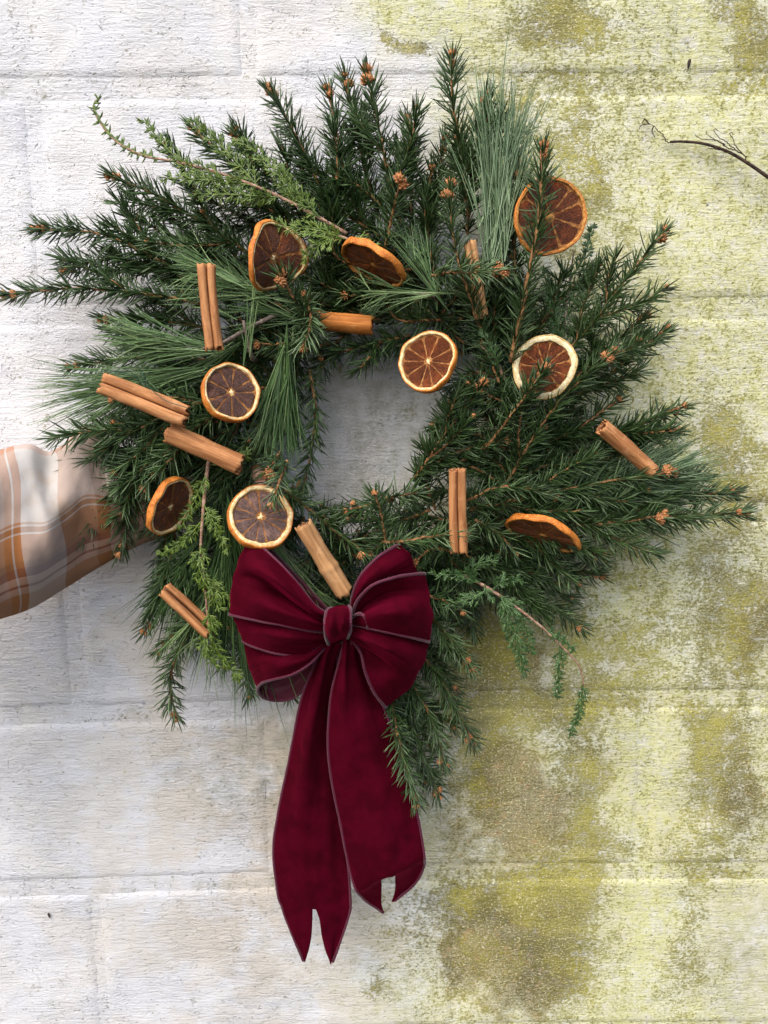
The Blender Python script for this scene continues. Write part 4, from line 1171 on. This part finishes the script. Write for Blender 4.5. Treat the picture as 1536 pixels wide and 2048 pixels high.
tail('tail',
     [[(652, 1282, 98), (662, 1283, 103), (674, 1284, 98), (684, 1286, 92)],
      [(636, 1320, 94), (652, 1322, 106), (664, 1324, 90), (676, 1326, 88)],
      [(604, 1395, 90), (634, 1398, 106), (650, 1400, 82), (690, 1402, 76)],
      [(580, 1500, 86), (622, 1500, 100), (648, 1500, 80), (692, 1500, 72)],
      [(557, 1620, 82), (605, 1622, 92), (650, 1622, 82), (692, 1624, 72)],
      [(547, 1700, 80), (600, 1702, 88), (650, 1704, 82), (694, 1704, 73)],
      [(553, 1768, 78), (600, 1770, 84), (650, 1772, 80), (699, 1772, 74)],
      [(558, 1800, 76), (600, 1803, 82), (650, 1806, 78), (701, 1808, 73)],
      [(563, 1812, 76), (602, 1814, 80), (650, 1815, 78), (700, 1818, 72)]],
     [([(570, 1835, 74), (600, 1836, 77), (625, 1836, 76)], [(639, 1836, 76), (665, 1836, 76), (695, 1837, 71)]),
      ([(584, 1868, 71), (604, 1870, 73), (623, 1872, 72)], [(644, 1872, 73), (662, 1871, 73), (684, 1870, 69)]),
      ([(598, 1900, 68), (608, 1901, 69), (617, 1902, 69)], [(651, 1902, 70), (661, 1902, 70), (673, 1900, 67)]),
      ([(607, 1921, 66), (609, 1923, 66), (611, 1921, 66)], [(660, 1924, 67), (662, 1926, 67), (664, 1923, 66)])], 12, 1, 10)
tail('tail',
     [[(688, 1280, 100), (696, 1280, 104), (704, 1280, 100), (712, 1282, 94)],
      [(682, 1310, 100), (694, 1312, 112), (706, 1313, 98), (722, 1314, 90)],
      [(665, 1390, 100), (690, 1392, 116), (722, 1394, 104), (756, 1394, 86)],
      [(658, 1480, 98), (698, 1474, 112), (740, 1466, 108), (784, 1458, 88)],
      [(666, 1570, 96), (712, 1566, 106), (765, 1560, 104), (815, 1552, 90)],
      [(682, 1660, 94), (730, 1654, 104), (782, 1644, 104), (834, 1632, 92)],
      [(700, 1742, 92), (745, 1728, 102), (796, 1706, 102), (845, 1690, 92)],
      [(712, 1779, 92), (752, 1762, 100), (800, 1740, 100), (848, 1713, 92)],
      [(715, 1785, 90), (755, 1766, 95), (800, 1744, 95), (848, 1718, 89)]],
     [([(715.5, 1786, 89.5), (740, 1774, 92), (764, 1763, 94)], [(790, 1750, 94), (820, 1734, 92), (848, 1719, 88.5)]),
      ([(722, 1793, 84), (745, 1782, 84), (764, 1772, 84)], [(790.5, 1760, 84), (820, 1744, 84), (847, 1727, 82)]),
      ([(736, 1805, 76), (750, 1799, 76), (763, 1793, 76)], [(791, 1775, 76), (815, 1765, 76), (838, 1752, 76)]),
      ([(754, 1817, 70), (759, 1814, 70), (764, 1812, 70)], [(789, 1790, 70), (803, 1783, 70), (818, 1776, 70)]),
      ([(766, 1826, 66), (768, 1827, 66), (769, 1826, 66)], [(784, 1804, 66), (786, 1803, 66), (788, 1801, 66)])], 12, 1, 11)
# knot over the middle
G = sheet([[(664, 1216, 92), (654, 1222, 124), (650, 1244, 144), (652, 1270, 138), (657, 1288, 110)],
           [(672, 1213, 94), (664, 1219, 134), (660, 1246, 156), (662, 1272, 148), (665, 1286, 110)],
           [(680, 1212, 94), (676, 1218, 132), (674, 1244, 150), (675, 1270, 142), (675, 1283, 110)],
           [(690, 1211, 94), (688, 1217, 136), (686, 1242, 158), (686, 1266, 148), (686, 1279, 110)],
           [(697, 1211, 92), (700, 1218, 126), (700, 1242, 146), (699, 1264, 140), (695, 1276, 108)]], 30, 30)
o, G = sheet_object('knot', G, bow, seed=12, wr=.0006)
stitch(G[:, 0], o, .0016); stitch(G[:, -1], o, .0016)

# ------------------------------------------------------------------ person: arm in a plaid sleeve
m = NT('plaid_flannel')
uvn = m.n('UVMap'); uvn.uv_map = 'UVMap'
sep = m.n('SeparateXYZ'); m.l(uvn.outputs[0], sep.inputs[0])
U_, V_ = sep.outputs[0], sep.outputs[1]
def ramp(fac, stops):
    r = m.n('ValToRGB'); r.color_ramp.interpolation = 'CONSTANT'; m.l(fac, r.inputs[0])
    el = r.color_ramp.elements
    while len(el) > 1: el.remove(el[-1])
    el[0].position = stops[0][0]; el[0].color = (*stops[0][1], 1)
    for p_, c_ in stops[1:]:
        e = el.new(p_); e.color = (*c_, 1)
    return r.outputs[0]
white, tanb, brown, maroon, pink, orng = (0.54, 0.515, 0.485), (0.40, 0.24, 0.16), (0.30, 0.13, 0.055), (0.20, 0.055, 0.045), (0.56, 0.37, 0.30), (0.40, 0.165, 0.06)
# u: photo px along the arm / 1000 + .5 ; v: 0 at the top edge of the sleeve, 1 at its lower edge
warp = ramp(U_, [(0, tanb), (.30, white), (.36, tanb), (.495, orng), (.509, white), (.513, orng), (.529, white), (.606, tanb), (.675, brown), (.70, pink), (.80, brown)])
weft = ramp(V_, [(0, pink), (.035, white), (.47, tanb), (.485, white), (.50, brown), (.535, white), (.545, orng), (.70, brown), (.745, maroon), (.80, pink), (.845, maroon), (.86, pink), (.90, orng)])
tw = m.n('TexWave'); tw.wave_type = 'BANDS'; tw.bands_direction = 'DIAGONAL'; tw.inputs['Scale'].default_value = 1.0
m.l(m.map(uvn.outputs[0], (210, 85, 1)), tw.inputs['Vector'])
twf = m.rng(tw.outputs['Fac'], .3, .7)
col = m.mix(m.math('ADD', m.math('MULTIPLY', twf, .40), .30), warp, weft)
pos_ = m.pos()
st_ = m.rng(m.noise(pos_, 26, 3, .5), .54, .70)
col = m.mix(m.math('MULTIPLY', st_, .35), col, (0.42, 0.27, 0.14))
cl = m.noise(pos_, 900, 3, .6)
m.set(Base_Color=col, Roughness=.9, Specular_IOR_Level=.05, Sheen_Weight=.04, Sheen_Roughness=.5, Normal=m.bump(m.math('ADD', cl, m.math('MULTIPLY', twf, .4)), .0006, .7))
FLANNEL = m.m
m = NT('skin'); nz = m.noise(m.pos(), 90, 4)
m.set(Base_Color=m.mix(nz, (0.50, 0.27, 0.19), (0.60, 0.36, 0.27)), Roughness=.5, Subsurface_Weight=.1, Subsurface_Radius=(.01, .004, .002)); SKIN = m.m

PC = P(0, 1070, .12)
person = empty('person', tuple(PC))
tag(person, 'arm in a brown and white plaid flannel sleeve reaching behind the wreath at left', 'person')
# (x, top y, bottom y, d of the middle, half depth mm)
STN = [(-420, 1010, 1520, 210, 70), (-250, 955, 1400, 170, 66), (-120, 925, 1310, 138, 62), (-40, 906, 1258, 116, 58), (0, 899, 1239, 106, 56), (35, 890, 1228, 98, 54), (65, 889, 1216, 92, 52), (95, 903, 1199, 84, 48), (120, 893, 1183, 78, 46),
       (145, 872, 1168, 72, 42), (170, 850, 1152, 66, 38), (205, 862, 1131, 60, 34), (245, 896, 1108, 56, 30), (285, 925, 1088, 52, 28), (330, 948, 1072, 48, 26), (350, 955, 1066, 47, 25)]
nA = 96; nS = 150
st = np.array(STN, float)
xs = np.linspace(st[0, 0], st[-1, 0], nS)
cols = [np.array([catmull(np.stack([st[:, 0], st[:, k]], -1), 600)]).reshape(-1, 2) for k in range(1, 5)]
top, bot, dep, hd = (np.interp(xs, c_[:, 0], c_[:, 1]) for c_ in cols)
V = np.zeros((nS, nA + 1, 3)); UVs = np.zeros((nS, nA + 1, 2))
for i in range(nS):
    a = np.linspace(0, 2 * math.pi, nA + 1)          # 0 = top, pi = bottom; front (camera side) first
    cy, hy = (top[i] + bot[i]) / 2, (bot[i] - top[i]) / 2
    yy = cy - hy * np.cos(a)
    fold = 5.0 * np.sin(a * 3 + xs[i] * .030) * np.exp(-((xs[i] - 110) / 70) ** 2) + 3.5 * np.sin(a * 5 - xs[i] * .045 + 1) * np.exp(-((xs[i] - 210) / 70) ** 2) + 4.0 * np.sin(a * 2 + xs[i] * .016 + 2)
    fold = fold + 3.5 * fbm(np.full_like(a, xs[i] / 34) + 2.2 * np.cos(a), a * 2.2 + xs[i] / 120, 50, 3) * np.clip(.35 + (xs[i] + 50) / 200, .35, 1.3) + 3.5 * np.exp(-((xs[i] + 38 * np.cos(a) - 96) / 15) ** 2) * np.sin(a) ** 2 - 3.0 * np.exp(-((xs[i] + 46 * np.cos(a) - 128) / 16) ** 2)
    dd = dep[i] + np.sin(a) * (hd[i] + fold)
    slant = 10 * np.cos(a) * -1
    for j in range(nA + 1):
        V[i, j] = P(xs[i], yy[j], dd[j] * .001)
    UVs[i, :, 0] = (xs[i] - 26 * ((1 - np.cos(a)) / 2)) / 1000 + .5 + .004 * np.sin(a * 4 + xs[i] * .02)
    UVs[i, :, 1] = (1 - np.cos(a)) / 2 + .012 * np.sin(xs[i] * .05) + .02 * np.exp(-((xs[i] - 105) / 24) ** 2)
f = grid_faces(nS, nA + 1)
sl = mesh_obj('sleeve', V.reshape(-1, 3) - PC, f[:, ::-1], FLANNEL, person, uv=UVs.reshape(-1, 2))
# forearm and hand closed on the ring, behind the greenery
bones = {'elbow': (-330, 1220, 190, 34), 'fore': (-60, 1090, 118, 33), 'mid': (180, 1035, 66, 26), 'wrist': (345, 1008, 46, 20), 'palm': (410, 992, 40, 21), 'heel': (440, 985, 38, 19)}
vb, eb, rb = [], [], []
def jv(x, y, d, r):
    vb.append(P(x, y, d * .001) - PC); rb.append(r * .001); return len(vb) - 1
prev = None
for k in ('elbow', 'fore', 'mid', 'wrist', 'palm', 'heel'):
    c_ = jv(*bones[k]); root_i = c_
    if prev is not None: eb.append((prev, c_))
    prev = c_
palm_i = prev
for (y0, ln, r) in ((950, 1.0, 8.5), (972, 1.08, 9), (994, 1.02, 8.5), (1016, .85, 7.5)):
    k0 = jv(468, y0 + 3, 36, r + 1.5); eb.append((palm_i, k0))
    k1 = jv(468 + 42 * ln, y0, 30, r); k2 = jv(468 + 66 * ln, y0 - 1, 52, r - .6); k3 = jv(468 + 40 * ln, y0, 68, r - 1.4)
    eb += [(k0, k1), (k1, k2), (k2, k3)]
t0 = jv(425, 950, 52, 10); t1 = jv(455, 925, 62, 9); t2 = jv(490, 925, 66, 8); eb += [(4, t0), (t0, t1), (t1, t2)]
me = bpy.data.meshes.new('body'); me.from_pydata([tuple(v_) for v_ in vb], eb, []); me.update()
body = bpy.data.objects.new('body', me); link(body, person)
sk = body.modifiers.new('skin', 'SKIN'); sk.use_smooth_shade = True
for i, r in enumerate(rb):
    me.skin_vertices[0].data[i].radius = (r, r)
    me.skin_vertices[0].data[i].use_root = (i == 3)
body.modifiers.new('sub', 'SUBSURF').levels = 2
body.modifiers['sub'].render_levels = 2
me.materials.append(SKIN)

# ------------------------------------------------------------------ dry vine and bits on the wall
VP = P(1420, 300, .006)
stem_path = catmull(PP([(1340, 284, 4), (1365, 283, 7), (1410, 288, 10), (1455, 303, 12), (1495, 326, 14), (1540, 357, 16), (1600, 400, 18), (1680, 470, 20)]), 60)
V, f = tube(stem_path, np.linspace(.0011, .0022, 60), 8)
vine = mesh_obj('dry_vine', V - VP, f, M['vine'], None, loc=tuple(VP))
tag(vine, 'dry brown vine stem with curled tendrils clinging to the wall at upper right', 'vine')
for pts in ([(1345, 284, 4), (1333, 283, 6), (1326, 270, 5), (1316, 262, 6), (1308, 252, 4), (1296, 246, 3)], [(1308, 252, 4), (1304, 262, 4), (1310, 275, 3)], [(1300, 248, 4), (1284, 250, 4), (1278, 258, 3)],
            [(1296, 246, 3), (1290, 238, 3), (1284, 246, 3)],
            [(1490, 323, 13), (1492, 315, 14), (1486, 308, 16), (1478, 300, 14), (1470, 290, 15), (1466, 278, 13), (1460, 268, 14), (1464, 264, 14), (1467, 270, 14)],
            [(1486, 308, 16), (1474, 302, 17), (1462, 292, 15), (1450, 282, 16), (1438, 274, 14), (1428, 262, 15), (1432, 257, 15), (1436, 262, 15)],
            [(1470, 300, 15), (1455, 296, 16), (1440, 284, 14), (1424, 276, 14), (1412, 266, 14), (1414, 262, 14)],
            [(1450, 290, 14), (1430, 280, 12), (1404, 278, 12), (1390, 270, 11)], [(1440, 300, 11), (1425, 297, 13), (1412, 298, 9)], [(1470, 312, 12), (1460, 306, 14), (1448, 304, 11)]):
    p_ = catmull(PP(pts), 36); p_[1:-1] += RNG.normal(0, .00025, (34, 3))
    V, f = tube(p_, np.linspace(.00055, .00028, 36), 5)
    mesh_obj('tendril', V - VP, f, M['vine'], vine)
def speck(name, pts, r, label):
    p_ = catmull(PP(pts), 12)
    c_ = p_.mean(0)
    V, f = tube(p_, r * np.array([.3, .7, .95, 1, 1, .95, .9, .85, .7, .55, .4, .15]), 7)
    tag(mesh_obj(name, V - c_, f, M['speck'], None, loc=tuple(c_)), label, 'debris')
speck('dry_seed', [(1380, 118, 1), (1378, 127, 2), (1376, 139, 1)], .0016, 'small dark dry seed stuck to the wall near the top right corner')
speck('dry_seed', [(96, 1826, 1), (98, 1831, 2), (100, 1836, 1)], .0011, 'tiny dark dry seed stuck to the white wall at lower left')
